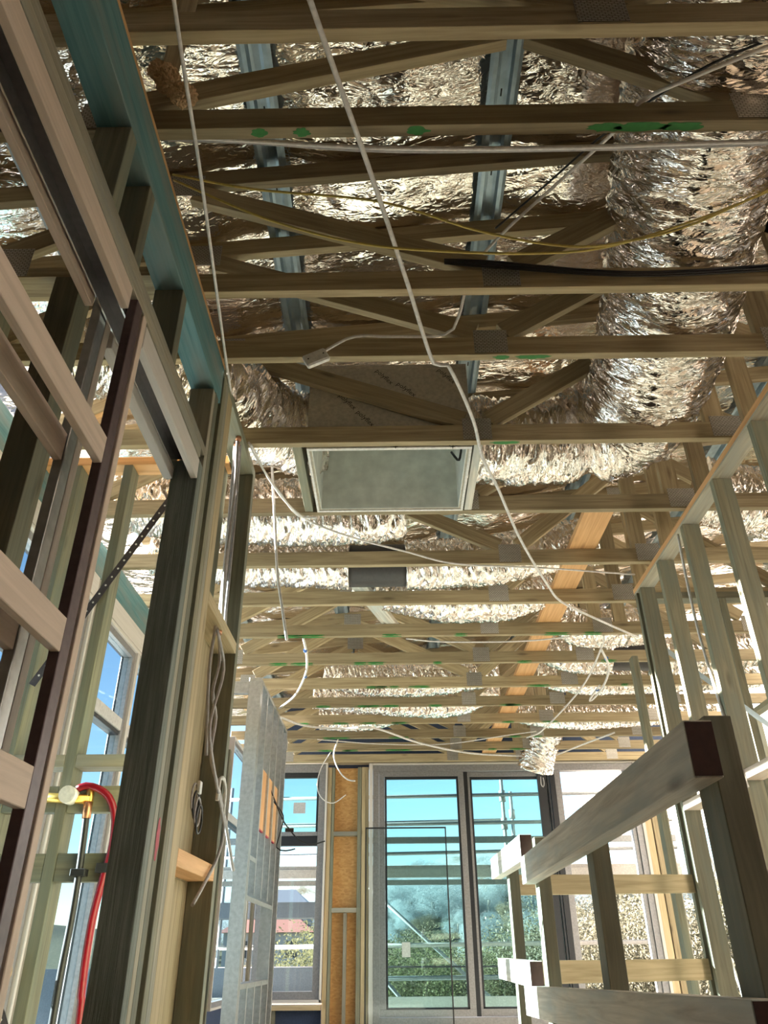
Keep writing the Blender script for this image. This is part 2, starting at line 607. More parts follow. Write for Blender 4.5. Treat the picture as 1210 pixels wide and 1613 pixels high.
def ground_z(x, y):
    d = math.hypot(x, y)
    z = -3.6
    if y > 30:
        t = min(1.0, (y - 30) / 190.0)
        t = t * t * (3 - 2 * t)
        ridge = 15.5 + 2.6 * math.sin((x - 10) / 38.0) + 1.6 * math.sin(x / 17.0 + 1)
        ridge -= 7.0 * max(0.0, min(1.0, (-x - 8) / 60.0))
        z += t * (ridge + 3.6)
    return z

struct(grid_obj('ground', -140, 160, -60, 300, 60, 72, ground_z, M['ground']))
fl = struct(thing('floor', '', '', (0, 4, 0))); del fl['label'], fl['category']
# the upper floor stops at the stairwell in front of and beside the camera
for (a, b, c, d) in ((-1.75, 3.5, 4.42, 9.5), (-1.75, 0.46, 1.6, 4.42), (1.537, 3.5, -2.6, 4.42), (-1.75, -0.64, -2.6, 1.6)):
    bb('floor_boards', a, b, c, d, -0.25, 0.0, M['floor'], fl, 0)
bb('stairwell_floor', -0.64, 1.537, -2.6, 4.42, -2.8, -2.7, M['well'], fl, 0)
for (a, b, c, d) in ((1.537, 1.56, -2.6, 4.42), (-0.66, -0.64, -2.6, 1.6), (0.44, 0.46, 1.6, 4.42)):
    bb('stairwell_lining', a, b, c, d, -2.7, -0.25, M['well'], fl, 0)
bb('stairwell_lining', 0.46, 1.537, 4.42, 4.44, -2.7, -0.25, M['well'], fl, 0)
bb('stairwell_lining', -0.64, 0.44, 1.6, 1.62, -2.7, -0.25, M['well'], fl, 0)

# foil sarking: creased sheet draped over the battens, with roof decking above it
def foil_z(x, y):
    z = top_z(x) + 0.138
    bat = [-3.8, -2.9, -2.25, -1.35, -0.45, 0.44, 1.34, 2.24, 3.14, 4.0, 5.0]
    d = min(abs(x - b) for b in bat)
    z -= 0.045 * math.sin(min(d, 0.45) / 0.45 * math.pi / 2) ** 1.2
    z += 0.010 * noise.noise(Vector((x * 3.0, y * 2.1, 0.3))) + 0.007 * noise.noise(Vector((x * 9, y * 7, 4.0)))
    z += 0.006 * abs(noise.noise(Vector((x * 14, y * 24, 8.0)))) + 0.004 * abs(noise.noise(Vector((x * 30, y * 44, 2.0))))
    return z
struct(grid_obj('ceiling', -2.3, 4.2, -1.6, 9.6, 320, 640, foil_z, M['foil']))
roof_vs = []
for (x, y) in ((-2.4, -3.2), (4.3, -3.2), (4.3, 9.7), (-2.4, 9.7)):
    roof_vs.append((x, y, top_z(x) + 0.22))
for (x, y) in ((-2.4, -3.2), (4.3, -3.2), (4.3, 9.7), (-2.4, 9.7)):
    roof_vs.append((x, y, top_z(x) + 0.26))
struct(poly_obj('ceiling_deck', roof_vs, [(0, 1, 2, 3), (7, 6, 5, 4), (0, 4, 5, 1), (1, 5, 6, 2), (2, 6, 7, 3), (3, 7, 4, 0)], M['roofmetal']))

# ------------------------------------------------------------------ exterior walls and windows
def window_x(n, x, y0, y1, z0, z1, transoms=(), mull=(), glass='glass_left', fr='frame', fw=0.04):
    """A window in the left exterior wall (plane X = x)."""
    root = struct(thing('window_%d' % n, '', '', (x, (y0 + y1) / 2, z0)))
    del root['label'], root['category']
    for (a, b, c, d) in ((y0, y1, z0, z0 + fw), (y0, y1, z1 - fw, z1), (y0, y0 + fw, z0 + fw, z1 - fw), (y1 - fw, y1, z0 + fw, z1 - fw)):
        bb('window_frame', x - 0.07, x - 0.012, a, b, c, d, M[fr], root)
        k = 0.012
        bb('window_gasket', x - 0.082, x - 0.068, a + (0 if b - a > 0.3 else 0), b, c, d, M['frame_dark'], root)
    for t in transoms:
        bb('window_transom', x - 0.07, x - 0.012, y0 + fw, y1 - fw, t - 0.035, t + 0.035, M['reveal'], root)
        bb('window_transom', x - 0.078, x - 0.02, y0 + fw, y1 - fw, t - 0.06, t - 0.036, M['frame_dark'], root)
    for t in mull:
        bb('window_mullion', x - 0.07, x - 0.012, t - 0.03, t + 0.03, z0 + fw, z1 - fw, M[fr], root)
    bb('window_pane', x - 0.041, x - 0.036, y0 + fw, y1 - fw, z0 + fw, z1 - fw, M[glass], root, 0)
    # pale timber reveals lining the opening
    for (a, b, c, d) in ((y0 - 0.02, y1 + 0.02, z1, z1 + 0.02), (y0 - 0.02, y1 + 0.02, z0 - 0.02, z0), (y0 - 0.02, y0, z0, z1), (y1, y1 + 0.02, z0, z1)):
        bb('window_reveal', x - 0.10, x + 0.005, a, b, c, d, M['white_reveal'], root)
    return root

XL = -1.6
WL = [(2.35, 3.72), (3.78, 4.53), (4.57, 5.85), (7.75, 9.15)]
window_x(1, XL, 2.35, 3.72, 0.20, 2.36, (1.90,))
window_x(2, XL, 3.78, 4.53, 0.20, 2.36, (1.90,))
window_x(3, XL, 4.57, 5.85, 0.20, 2.36, (1.90,))
window_x(4, XL, 7.75, 9.15, 0.33, 2.62, (1.90,))
wl = struct(thing('wall_left', '', '', (XL, 4, 0))); del wl['label'], wl['category']
edges_y = [-3.0] + [v for p in WL for v in p] + [9.4]
for i in range(0, len(edges_y), 2):
    a, b = edges_y[i], edges_y[i + 1]
    if b - a > 0.05 and a > -1:
        bb('wall_panel', XL - 0.16, XL - 0.115, a + 0.02, b - 0.02, 0.0, 2.68, M['wrap'], wl)
        bb('wall_stud', XL - 0.11, XL - 0.02, a + 0.022, min(a + 0.065, b - 0.022), 0.0, 2.5, M['stud'], wl)
        if b - a > 0.15:
            bb('wall_stud', XL - 0.11, XL - 0.02, b - 0.067, b - 0.022, 0.0, 2.5, M['stud'], wl)
for (a, b) in WL[:3]:
    bb('wall_panel', XL - 0.16, XL - 0.115, a - 0.02, b + 0.02, 2.39, 2.68, M['wrap'], wl)
    bb('wall_panel', XL - 0.16, XL - 0.115, a - 0.02, b + 0.02, 0.0, 0.18, M['wrap'], wl)
    bb('wall_head', XL - 0.10, XL + 0.005, a - 0.02, b + 0.02, 2.385, 2.505, M['white_reveal'], wl)
bb('wall_panel', XL - 0.16, XL - 0.115, 7.73, 9.17, 0.0, 0.31, M['wrap'], wl)
tag(bb('lintel_beam', XL - 0.09, XL, -0.6, 7.3, 2.51, 2.695, M['teal']), 'teal laminated beam over the row of windows along the left outside wall', 'beam')

YF = 9.3
def window_y(n, x0, x1, z0, z1, y=YF):
    root = struct(thing('window_%d' % n, '', '', ((x0 + x1) / 2, y, z0)))
    del root['label'], root['category']
    return root
# corner window: awning sash above, fixed light below
w6 = window_y(5, -1.52, -0.80, 0.33, 2.69)
for (a, b, c, d) in ((-1.52, -0.80, 0.33, 0.40), (-1.52, -0.80, 2.60, 2.69), (-1.52, -1.44, 0.40, 2.60), (-0.875, -0.80, 0.40, 2.60)):
    bb('window_frame', a, b, YF, YF + 0.09, c, d, M['frame'], w6)
bb('window_transom', -1.44, -0.875, YF + 0.01, YF + 0.09, 1.80, 1.90, M['frame_dark'], w6)
bb('window_transom', -1.44, -0.875, YF - 0.005, YF + 0.085, 1.902, 1.945, M['frame'], w6)
for (a, b, c, d) in ((-1.44, -0.875, 2.545, 2.60), (-0.90, -0.876, 1.945, 2.545), (-1.44, -1.416, 1.945, 2.545)):
    bb('window_sash', a, b, YF + 0.02, YF + 0.08, c, d, M['frame_dark'], w6)
bb('window_pane', -1.415, -0.902, YF + 0.047, YF + 0.053, 1.946, 2.544, M['glass'], w6, 0)
bb('window_pane', -1.438, -0.878, YF + 0.047, YF + 0.053, 0.402, 1.798, M['glass_clear'], w6, 0)
for (a, b, c, d) in ((-1.54, -0.775, 2.692, 2.70), (-0.798, -0.775, 0.30, 2.69), (-1.54, -0.775, 0.30, 0.328)):
    bb('window_reveal', a, b, YF - 0.03, YF + 0.06, c, d, M['white_reveal'], w6)
bb('window_sticker', -1.17, -1.03, YF + 0.044, YF + 0.046, 2.15, 2.27, M['reveal'], w6, 0)

# sliding doors: one frame, one fixed and one sliding leaf, the last bay open
w7 = window_y(6, -0.24, 2.84, 0.12, 2.69)
bb('door_frame', -0.24, 2.84, YF, YF + 0.12, 2.60, 2.675, M['frame'], w7)
bb('door_frame', -0.24, 2.84, YF, YF + 0.12, 0.0, 0.165, M['frame'], w7)
bb('door_frame', -0.24, -0.17, YF, YF + 0.12, 0.165, 2.60, M['frame'], w7)
bb('door_frame', 2.775, 2.84, YF, YF + 0.12, 0.165, 2.60, M['frame'], w7)
bb('door_frame', 2.73, 2.772, YF + 0.02, YF + 0.11, 0.165, 2.60, M['frame'], w7)
for (a, b) in ((-0.285, -0.243), (2.843, 2.875)):
    bb('door_reveal', a, b, YF - 0.02, YF + 0.08, 0.0, 2.695, M['white_reveal'], w7)
bb('door_reveal', -0.24, 2.84, YF - 0.02, YF + 0.08, 2.677, 2.697, M['white_reveal'], w7)
def leaf(x0, x1, y, m1, m2, pane):
    for (a, b, c, d) in ((x0, x1, 0.17, 0.235), (x0, x1, 2.545, 2.598), (x0, x0 + 0.065, 0.235, 2.545), (x1 - 0.065, x1, 0.235, 2.545)):
        bb('door_stile', a, b, y, y + 0.04, c, d, M[m1], w7)
    for (a, b, c, d) in ((x0 + 0.066, x1 - 0.066, 2.515, 2.544), (x0 + 0.066, x0 + 0.088, 0.236, 2.514), (x1 - 0.088, x1 - 0.066, 0.236, 2.514), (x0 + 0.066, x1 - 0.066, 0.236, 0.252)):
        bb('door_gasket', a, b, y + 0.004, y + 0.045, c, d, M[m2], w7)
    bb('door_pane', x0 + 0.07, x1 - 0.07, y + 0.018, y + 0.024, 0.24, 2.54, M[pane], w7, 0)
leaf(-0.168, 0.83, YF + 0.005, 'frame', 'frame_dark', 'glass')
leaf(0.84, 1.84, YF + 0.055, 'frame', 'frame_dark', 'glass')
bb('door_mullion', 0.79, 0.88, YF + 0.0455, YF + 0.0545, 0.17, 2.598, M['frame_dark'], w7)
bb('door_stile', 1.70, 1.80, YF + 0.01, YF + 0.05, 0.17, 2.598, M['frame_dark'], w7)
bb('door_stile', 1.815, 1.835, YF + 0.0, YF + 0.05, 0.17, 2.598, M['frame_dark'], w7)
bb('door_stile', 1.845, 1.905, YF + 0.005, YF + 0.10, 0.17, 2.598, M['frame_dark'], w7)
bb('door_stile', 1.907, 1.975, YF + 0.01, YF + 0.10, 0.17, 2.598, M['frame'], w7)
bb('door_sticker', 0.07, 0.16, YF + 0.020, YF + 0.0215, 0.70, 0.84, M['white'], w7, 0)

# far wall: strand board between studs, dark wrap above the plates
wf = struct(thing('wall_far', '', '', (-0.5, YF, 0))); del wf['label'], wf['category']
bb('wall_sheathing', -0.77, -0.29, YF + 0.085, YF + 0.10, 0.0, 2.66, M['osb'], wf)
for (a, b, m) in ((-0.77, -0.725, 'yellow'), (-0.72, -0.69, 'stud'), (-0.42, -0.375, 'stud'), (-0.37, -0.33, 'yellow'), (-0.328, -0.29, 'truss')):
    bb('wall_stud', a, b, YF - 0.005, YF + 0.085, 0.0, 2.655, M[m], wf)
bb('wall_stud', -0.56, -0.525, YF - 0.005, YF + 0.085, 0.0, 1.12, M['stud_grey'], wf)
for z in (1.90, 1.125):
    bb('wall_nogging', -0.69, -0.42, YF - 0.005, YF + 0.085, z, z + 0.045, M['stud_grey'], wf)
bb('wall_plate', -1.75, 3.5, YF - 0.005, YF + 0.085, 2.70, 2.79, M['truss'], wf)
bb('wall_wrap_panel', -1.75, 3.6, YF + 0.14, YF + 0.16, 2.66, 3.75, M['wrap'], wf)
bb('wall_stud', -1.58, -1.545, YF - 0.005, YF + 0.085, 0.0, 2.69, M['stud_grey'], wf)
for (a, b, m) in ((2.88, 2.95, 'yellow'), (2.965, 3.035, 'truss'), (3.04, 3.085, 'stud'), (3.11, 3.155, 'stud_grey')):
    bb('wall_stud', a, b, YF - 0.005, YF + 0.085, 0.0, 2.695, M[m], wf)
bb('wall_panel', -1.55, -0.78, YF + 0.085, YF + 0.11, 0.0, 0.28, M['wrap'], wf)
bb('wall_sill', -1.55, -0.78, YF - 0.03, YF + 0.085, 0.235, 0.28, M['yellow'], wf)
bb('wall_stud', -1.29, -1.25, YF - 0.005, YF + 0.08, 0.0, 0.235, M['stud'], wf)

wb = struct(thing('wall_back', '', '', (0.8, -2.6, 0))); del wb['label'], wb['category']
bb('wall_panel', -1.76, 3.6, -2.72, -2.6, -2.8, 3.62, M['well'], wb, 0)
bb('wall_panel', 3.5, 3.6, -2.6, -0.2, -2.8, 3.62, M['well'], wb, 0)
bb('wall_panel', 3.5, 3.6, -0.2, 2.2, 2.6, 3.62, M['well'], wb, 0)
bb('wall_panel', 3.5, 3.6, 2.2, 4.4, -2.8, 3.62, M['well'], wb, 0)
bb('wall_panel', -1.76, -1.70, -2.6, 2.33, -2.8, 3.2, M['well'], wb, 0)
# right exterior wall is still open framing
wr = struct(thing('wall_right', '', '', (3.45, 4, 0))); del wr['label'], wr['category']
bb('wall_plate', 3.40, 3.49, -1.0, 9.3, 2.655, 2.70, M['stud'], wr)
for y in (1.2, 2.4, 3.6, 4.8, 6.0, 7.2, 8.4):
    bb('wall_stud', 3.40, 3.49, y, y + 0.045, 0.0, 2.655, M['stud'], wr)

# ------------------------------------------------------------------ roof trusses
TR = [1.010, 1.268, 1.868, 2.205, 2.770, 3.388, 4.004, 4.575, 5.148, 5.745, 6.36, 6.93, 7.52, 8.10, 8.66, 9.22]
ORD = ['first', 'second', 'third', 'fourth', 'fifth', 'sixth', 'seventh', 'eighth', 'ninth', 'tenth', 'eleventh',
       'twelfth', 'thirteenth', 'fourteenth', 'fifteenth', 'last']
EXTRA = ["along the top edge of the photo",
         "with green spray spots underneath",
         "crossed by black cables at right",
         "beside the white junction box",
         "in front of the ducting box",
         "just behind the ducting box",
         "in front of the black duct collar",
         "just past the black duct collar",
         "where a looped white cable hangs",
         "with green marks along its underside",
         "above the steel wall's near end",
         "above the middle of the steel wall",
         "in front of the sagging foil duct",
         "behind the far sagging foil duct",
         "beside the short hanging duct",
         'resting over the heads of the far doors and windows']
T = 0.035
for i, y in enumerate(TR):
    nm = ('%s roof truss from the camera, %s' % (ORD[i], EXTRA[i])) if i < 15 else 'last roof truss, ' + EXTRA[i]
    root = thing('roof_truss', nm, 'roof truss', (-1.6, y, CEIL), 'roof trusses across the ceiling')
    ym = y + T / 2
    chord = board('bottom_chord', (-1.72, ym, CEIL + 0.045), (3.48, ym, CEIL + 0.045), 0.09, T, M['truss'], root)
    xa, xb = -1.72, 3.48
    tchord = board('top_chord', (xa, ym, top_z(xa) + 0.045), (xb, ym, top_z(xb) + 0.045), 0.09, T, M['truss'], root)
    zb = CEIL + 0.09
    if i == 0:
        bot, top = [0.55, 2.5], [-0.9, 1.6]
    elif i == 1:
        bot, top = [-0.80, 1.05, 2.9], [0.41, 2.1]
    elif i < 6:
        bot, top = [-1.60, 0.40, 2.7], [-0.78, 1.50]
    else:
        bot, top = [-1.25, 0.71, 2.6], [-0.35, 1.62]
    webs = []
    for b_ in bot:
        for t_ in top:
            if abs(b_ - t_) < 1.75:
                webs.append((b_, t_))
    for (b_, t_) in webs:
        s = 1 if t_ > b_ else -1
        zt = top_z(t_) if i != 1 else min(top_z(t_), 3.20 if abs(t_ - 0.41) < 0.1 else 9)
        a = Vector((b_ + s * 0.055, ym, zb - 0.004)); c = Vector((t_ - s * 0.045, ym, zt + 0.004))
        d = (c - a).normalized()
        # keep the board's lower edge on the node line
        board('web', a - d * 0.0 + Vector((0, 0, 0.035)), c - Vector((0, 0, 0.030)), 0.09, T - 0.001, M['truss'], root)
    for x in ((1.44, 1.62) if i > 1 else (1.62,)):
        bb('web', x, x + 0.09, ym - T / 2 + 0.0005, ym + T / 2 - 0.0005, zb, top_z(x), M['truss'], root)
    for x in bot:
        w = 0.13
        bb('nail_plate', x - w / 2, x + w / 2, y - 0.0016, y, CEIL + 0.008, CEIL + 0.125, M['plate'], chord, 0)
    for x in top:
        bb('nail_plate', x - 0.075, x + 0.075, y - 0.0016, y, (top_z(x) if i != 1 else min(top_z(x), 3.2)) - 0.05, (top_z(x) if i != 1 else min(top_z(x), 3.2)) + 0.07, M['plate'], tchord, 0)
    bb('nail_plate', 1.46, 1.60, y - 0.0016, y, CEIL + 0.01, CEIL + 0.12, M['plate'], chord, 0)
    # spray marks
    if i == 1:
        for k, (x, rx) in enumerate(((-0.355, 0.022), (-0.235, 0.024), (0.09, 0.032), (0.62, 0.05), (0.72, 0.09), (0.83, 0.06))):
            blob('spray_mark', (x, ym - 0.001, CEIL - 0.0002), rx, 0.014, 'z', M['green'], chord, seed=k)
    if i == 3:
        for k, (x, rx) in enumerate(((0.56, 0.07), (0.44, 0.03))):
            blob('spray_mark', (x, ym, CEIL - 0.0002), rx, 0.012, 'z', M['green'], chord, seed=k + 9)
    if i == 4:
        blob('spray_mark', (0.52, ym, CEIL - 0.0002), 0.07, 0.012, 'z', M['green'], chord, seed=21)
    if 8 <= i <= 14:
        rnd = random.Random(i)
        for k in range(7):
            x = rnd.uniform(-0.9, 0.5) if k < 5 else rnd.uniform(1.0, 2.0)
            rx = rnd.uniform(0.03, 0.11)
            blob('spray_mark', (x, ym, CEIL - 0.0002), rx, 0.014, 'z', M['green'], chord, seed=i * 10 + k)
            blob('spray_mark', (x, y - 0.0002, CEIL + 0.006), rx, 0.007, 'y', M['green'], chord, seed=i * 10 + k)

tag(board('blocking', (-0.50, 1.01, 3.25), (-0.62, 1.22, 2.83), 0.09, 0.045, M['truss']), 'short dark timber brace beside the teal beam at the top of the photo', 'timber brace')
# timber restraints laid over the bottom chords
tag(bb('strongback', 1.065, 1.225, 3.45, 9.25, 2.7915, 2.8265, M['orange']), 'wide orange timber strongback laid along the tops of the truss chords', 'timber brace')
tag(board('pale_brace', (-0.29, 4.25, 2.81), (0.04, 5.35, 2.81), 0.035, 0.10, M['rail']), 'pale grey board lying slanted across the chords near the black duct collar', 'timber brace')

# blue-grey roof battens
for k, x in enumerate((-1.35, -0.45, 0.44, 1.34, 2.24)):
    lab = ['roof batten over the left room, above the window row', 'left one of the two blue-grey steel roof battens above the cables',
           'right one of the two blue-grey steel roof battens above the cables', 'blue-grey steel roof batten behind the large foil duct',
           'steel roof batten above the right-hand stud wall'][k]
    b0 = thing('roof_batten', lab, 'roof batten', (x, 0, top_z(x) + 0.09), 'steel roof battens')
    z = top_z(x) + 0.091
    prof = [(-0.055, 0.0), (-0.040, 0.0), (-0.034, 0.004), (-0.024, 0.034), (0.024, 0.034), (0.034, 0.004), (0.040, 0.0), (0.055, 0.0)]
    prof = [(-0.058, 0.006), (-0.045, 0.0), (-0.030, 0.0), (-0.024, 0.036), (-0.012, 0.040), (0.012, 0.040), (0.024, 0.036), (0.030, 0.0), (0.045, 0.0), (0.058, 0.006)]
    vs, fs = [], []
    for yy in (-1.2, 9.35):
        for (px, pz) in prof:
            vs.append((x + px, yy, z + pz))
    n = len(prof)
    for k2 in range(n - 1):
        fs.append((k2, k2 + 1, n + k2 + 1, n + k2))
    o = poly_obj('batten_channel', vs, fs, M['bluesteel'], b0)
    so = o.modifiers.new('thick', 'SOLIDIFY'); so.thickness = 0.0012
    for yy in TR[1:6]:
        bb('screw_slot', x - 0.003, x + 0.003, yy - 0.22, yy - 0.19, z + 0.0385, z + 0.0395, M['ink'], b0, 0)

# ------------------------------------------------------------------ left wall frame with pocket door
XW0, XW1 = -0.73, -0.64
tag(bb('beam', XW0 + 0.0, XW1, -0.4, 2.25, 2.512, 2.698, M['teal']), 'long teal laminated beam along the top of the left wall frame', 'beam')
bmx = bpy.data.objects['beam']
bb('bare_edge', XW1, XW1 + 0.0012, -0.4, 2.25, 2.682, 2.698, M['orange'], bmx, 0)
lf = thing('stud_wall_frame', 'left timber stud wall frame beneath the teal beam', 'wall frame', (-0.685, 1.5, 0))
for (y0, y1, z1, m) in ((1.14, 1.185, 2.511, 'stud'), (1.31, 1.355, 2.511, 'stud'), (1.68, 1.725, 2.511, 'stud'), (0.55, 0.595, 2.511, 'stud'), (2.18, 2.225, 2.511, 'stud')):
    bb('stud', XW0, XW1, y0, y1, 2.235 if y0 < 2 else 0.0, z1, M[m], lf)
bb('stud', XW0, XW1, 2.10, 2.145, 0.0, 2.15, M['dark_post'], lf)
bb('stud', XW0 + 0.005, XW1, 2.1455, 2.1795, 0.0, 2.50, M['stud_grey'], lf)
bb('header_plate', XW0, XW1, -0.1, 2.17, 2.20, 2.235, M['stud_grey'], lf)
blob('spray_mark', (-0.6395, 2.20, 0.98), 0.018, 0.055, 'x', M['redpaint'], lf, seed=4)

lf2 = thing('stud_wall_frame', 'short left timber wall frame carrying the grey cable bundle', 'wall frame', (-0.685, 2.6, 0))
bb('top_plate', XW0, XW1, 2.27, 3.0, 2.655, 2.698, M['stud'], lf2)
for (y0, y1, m) in ((2.27, 2.312, 'stud'), (2.3125, 2.3545, 'stud_grey'), (2.355, 2.431, 'yellow'), (2.955, 3.0, 'stud')):
    bb('stud', XW0, XW1, y0, y1, 0.0, 2.655, M[m], lf2)
bb('nogging', XW0, XW1, 2.432, 2.953, 1.775, 1.82, M['yellow'], lf2)
bb('nogging', XW0, XW1, 2.432, 2.953, 0.935, 0.985, M['orange'], lf2)
bb('backing_panel', XW0 - 0.012, XW0 - 0.001, 2.36, 2.998, 0.0, 0.93, M['truss'], lf2)
bb('backing_panel', XW0 - 0.012, XW0 - 0.001, 2.36, 2.998, 0.93, 1.78, M['truss'], lf2)
for (x, y) in ((-0.67, 2.70), (-0.655, 2.66)):
    tube('cable_hole', [(x, y, 2.640), (x, y, 2.656)], 0.013, M['copper'], lf2, 10, 0.02, False)
tube('cable_hole', [(-0.66, 2.70, 1.762), (-0.66, 2.70, 1.777)], 0.016, M['copper'], lf2, 10, 0.02, False)

# pocket door unit: pale battens in two leaves on steel-lined split posts, steel head track
pk = thing('pocket_door_frame', 'pale pink battened pocket door frame on dark steel-lined posts at left', 'door frame', (-0.69, 1.2, 0))
for (zt, zb) in ((1.722, 1.652), (1.282, 1.212), (0.998, 0.926), (0.62, 0.55)):
    bb('batten', -0.660, -0.6405, 0.05, 1.385, zb, zt, M['primed'], pk)
    bb('batten', -0.745, -0.7255, 0.05, 1.372, zb, zt, M['primed'], pk)
bb('head_batten', -0.660, -0.6405, -0.1, 1.345, 2.085, 2.155, M['primed'], pk)
bb('head_batten', -0.745, -0.7255, -0.1, 1.335, 2.085, 2.155, M['primed'], pk)
bb('head_batten', -0.662, -0.6405, 1.472, 2.098, 2.075, 2.150, M['white_reveal'], pk)
bb('head_batten', -0.752, -0.722, 1.472, 2.098, 2.075, 2.150, M['white_reveal'], pk)
bb('head_track', -0.719, -0.665, -0.1, 2.095, 2.150, 2.158, M['darksteel'], pk)
bb('track_lip', -0.719, -0.7145, -0.1, 2.095, 2.105, 2.150, M['brightsteel'], pk)
bb('track_lip', -0.6695, -0.665, -0.1, 2.095, 2.105, 2.150, M['brightsteel'], pk)
bb('head_board', -0.735, -0.64, -0.1, 2.098, 2.160, 2.198, M['stud_grey'], pk)
bb('split_post', -0.664, -0.6405, 1.3855, 1.425, 0.0, 2.16, M['purple'], pk)
bb('split_post', -0.666, -0.652, 1.426, 1.465, 0.0, 2.16, M['darksteel'], pk)
bb('split_post', -0.6515, -0.6405, 1.440, 1.467, 0.0, 2.16, M['primed'], pk)
bb('split_post', -0.746, -0.722, 1.373, 1.412, 0.0, 2.16, M['galv'], pk)
bb('split_post', -0.737, -0.722, 1.4125, 1.445, 0.0, 2.16, M['primed'], pk)

# left-room frame across the corridor (studs, noggings, plumbing)
cf = thing('stud_wall_frame', 'cross wall frame of the left room holding the red and black pipes', 'wall frame', (-1.15, 2.9, 0))
bb('top_plate', -1.59, -0.735, 2.86, 2.95, 2.655, 2.698, M['orange'], cf)
for (x0, x1, m) in ((-1.215, -1.175, 'stud'), (-1.455, -1.41, 'stud'), (-0.80, -0.757, 'stud')):
    bb('stud', x0, x1, 2.86, 2.95, 0.0, 2.654, M[m], cf)
for (z0, z1, y0, y1, m) in ((1.312, 1.357, 2.86, 2.95, 'stud_grey'), (1.155, 1.245, 2.862, 2.905, 'stud'), (0.93, 1.02, 2.862, 2.905, 'stud')):
    bb('nogging', -1.409, -1.216, y0, y1, z0, z1, M[m], cf)
    bb('nogging', -1.174, -0.801, y0, y1, z0, z1, M[m], cf)
st = thing('strap_brace', 'dark punched metal strap running diagonally across the left room frame', 'metal strap', (-1.1, 2.84, 2.4))
sa, sb = Vector((-0.90, 2.852, 2.62)), Vector((-1.40, 2.852, 1.62))
stp = board('strap', sa, sb, 0.030, 0.0015, M['darksteel'], st, (1, 0, 0.5))
for k in range(1, 26):
    p = sa.lerp(sb, k / 26)
    tube('punched_hole', [p + Vector((0, -0.0013, 0)), p + Vector((0, -0.0005, 0))], 0.0045, M['white'], stp, 8, 0.1, False)
l2 = thing('stud_wall_frame', 'dim timber frame of the left room nearest the camera', 'wall frame', (-1.15, 1.75, 0))
bb('top_plate', -1.59, -0.76, 1.75, 1.84, 2.655, 2.698, M['truss'], l2)
for (x0, x1) in ((-1.10, -1.01), (-1.30, -1.255), (-1.56, -1.47)):
    bb('stud', x0, x1, 1.75, 1.84, 0.0, 2.654, M['stud'], l2)
bb('nail_plate', -1.36, -1.2, 1.748, 1.7495, 2.66, 2.79, M['plate'], l2, 0)

# water pipes
rp = thing('red_pipe', 'red water pipe curving out of a brass elbow and down the left frame', 'pipe', (-1.0, 2.84, 0.4))
RED = [(-1.14,2.84,1.23),(-1.112,2.84,1.241),(-1.064,2.84,1.231),(-1.02,2.84,1.201),(-0.992,2.84,1.149),(-0.981,2.84,1.086),(-0.982,2.84,1.015),(-0.99,2.84,0.965),(-1.0,2.84,0.887),(-1.007,2.84,0.812),(-1.007,2.84,0.703),(-1.001,2.84,0.599),(-0.993,2.84,0.526),(-0.983,2.84,0.0)]
tube('pipe', RED, 0.013, M['red_pipe'], rp, 12)
bb('pipe_clip', -1.02, -0.96, 2.824, 2.861, 0.955, 0.985, M['rubber'], rp)
bp_ = thing('black_pipe', 'black water pipe dropping from a copper fitting beside the red pipe', 'pipe', (-1.08, 2.84, 0.4))
BLK = [(-1.091,2.84,1.158),(-1.086,2.84,1.087),(-1.08,2.84,0.966),(-1.077,2.84,0.812),(-1.08,2.84,0.668),(-1.079,2.84,0.527),(-1.073,2.84,0.0)]
blp = tube('pipe', BLK, 0.012, M['black_cable'], bp_, 12)
tube('copper_sleeve', [(-1.092, 2.84, 1.185), (-1.088, 2.84, 1.13)], 0.0155, M['copper'], blp, 12, 0.1, False)
bb('pipe_clip', -1.105, -1.055, 2.824, 2.861, 0.945, 0.968, M['rubber'], bp_)
vb = thing('brass_breech', 'brass shower fitting with a round white cap on the left nogging', 'pipe fitting', (-1.16, 2.84, 1.2))
tube('brass_body', [(-1.30, 2.845, 1.205), (-1.085, 2.845, 1.195)], 0.017, M['brass'], vb, 12, 0.1, False)
tube('brass_body', [(-1.09, 2.845, 1.17), (-1.092, 2.845, 1.235)], 0.014, M['brass'], vb, 12, 0.1, False)
tube('white_cap', [(-1.158, 2.846, 1.206), (-1.158, 2.80, 1.206)], 0.030, M['white'], vb, 20, 0.1, False)
wa = thing('waste_pipe_stub', 'pale pipe stub on a punched metal bracket at the lower left edge', 'pipe fitting', (-1.27, 2.82, 0.6))
tube('pipe_stub', [(-1.33, 2.83, 0.665), (-1.245, 2.83, 0.668)], 0.025, M['insul'], wa, 16, 0.1, False)
tube('rubber_end', [(-1.345, 2.83, 0.664), (-1.33, 2.83, 0.665)], 0.026, M['rubber'], wa, 16, 0.1, False)
board('bracket', (-1.30, 2.832, 0.645), (-1.215, 2.835, 0.50), 0.03, 0.002, M['darksteel'], wa, (1, 0, 0.6))
for k in range(6):
    p = Vector((-1.295, 2.830, 0.635)).lerp(Vector((-1.225, 2.833, 0.515)), k / 5)
    tube('punched_hole', [p, p + Vector((0, -0.0006, 0))], 0.004, M['white'], wa, 8, 0.1, False)

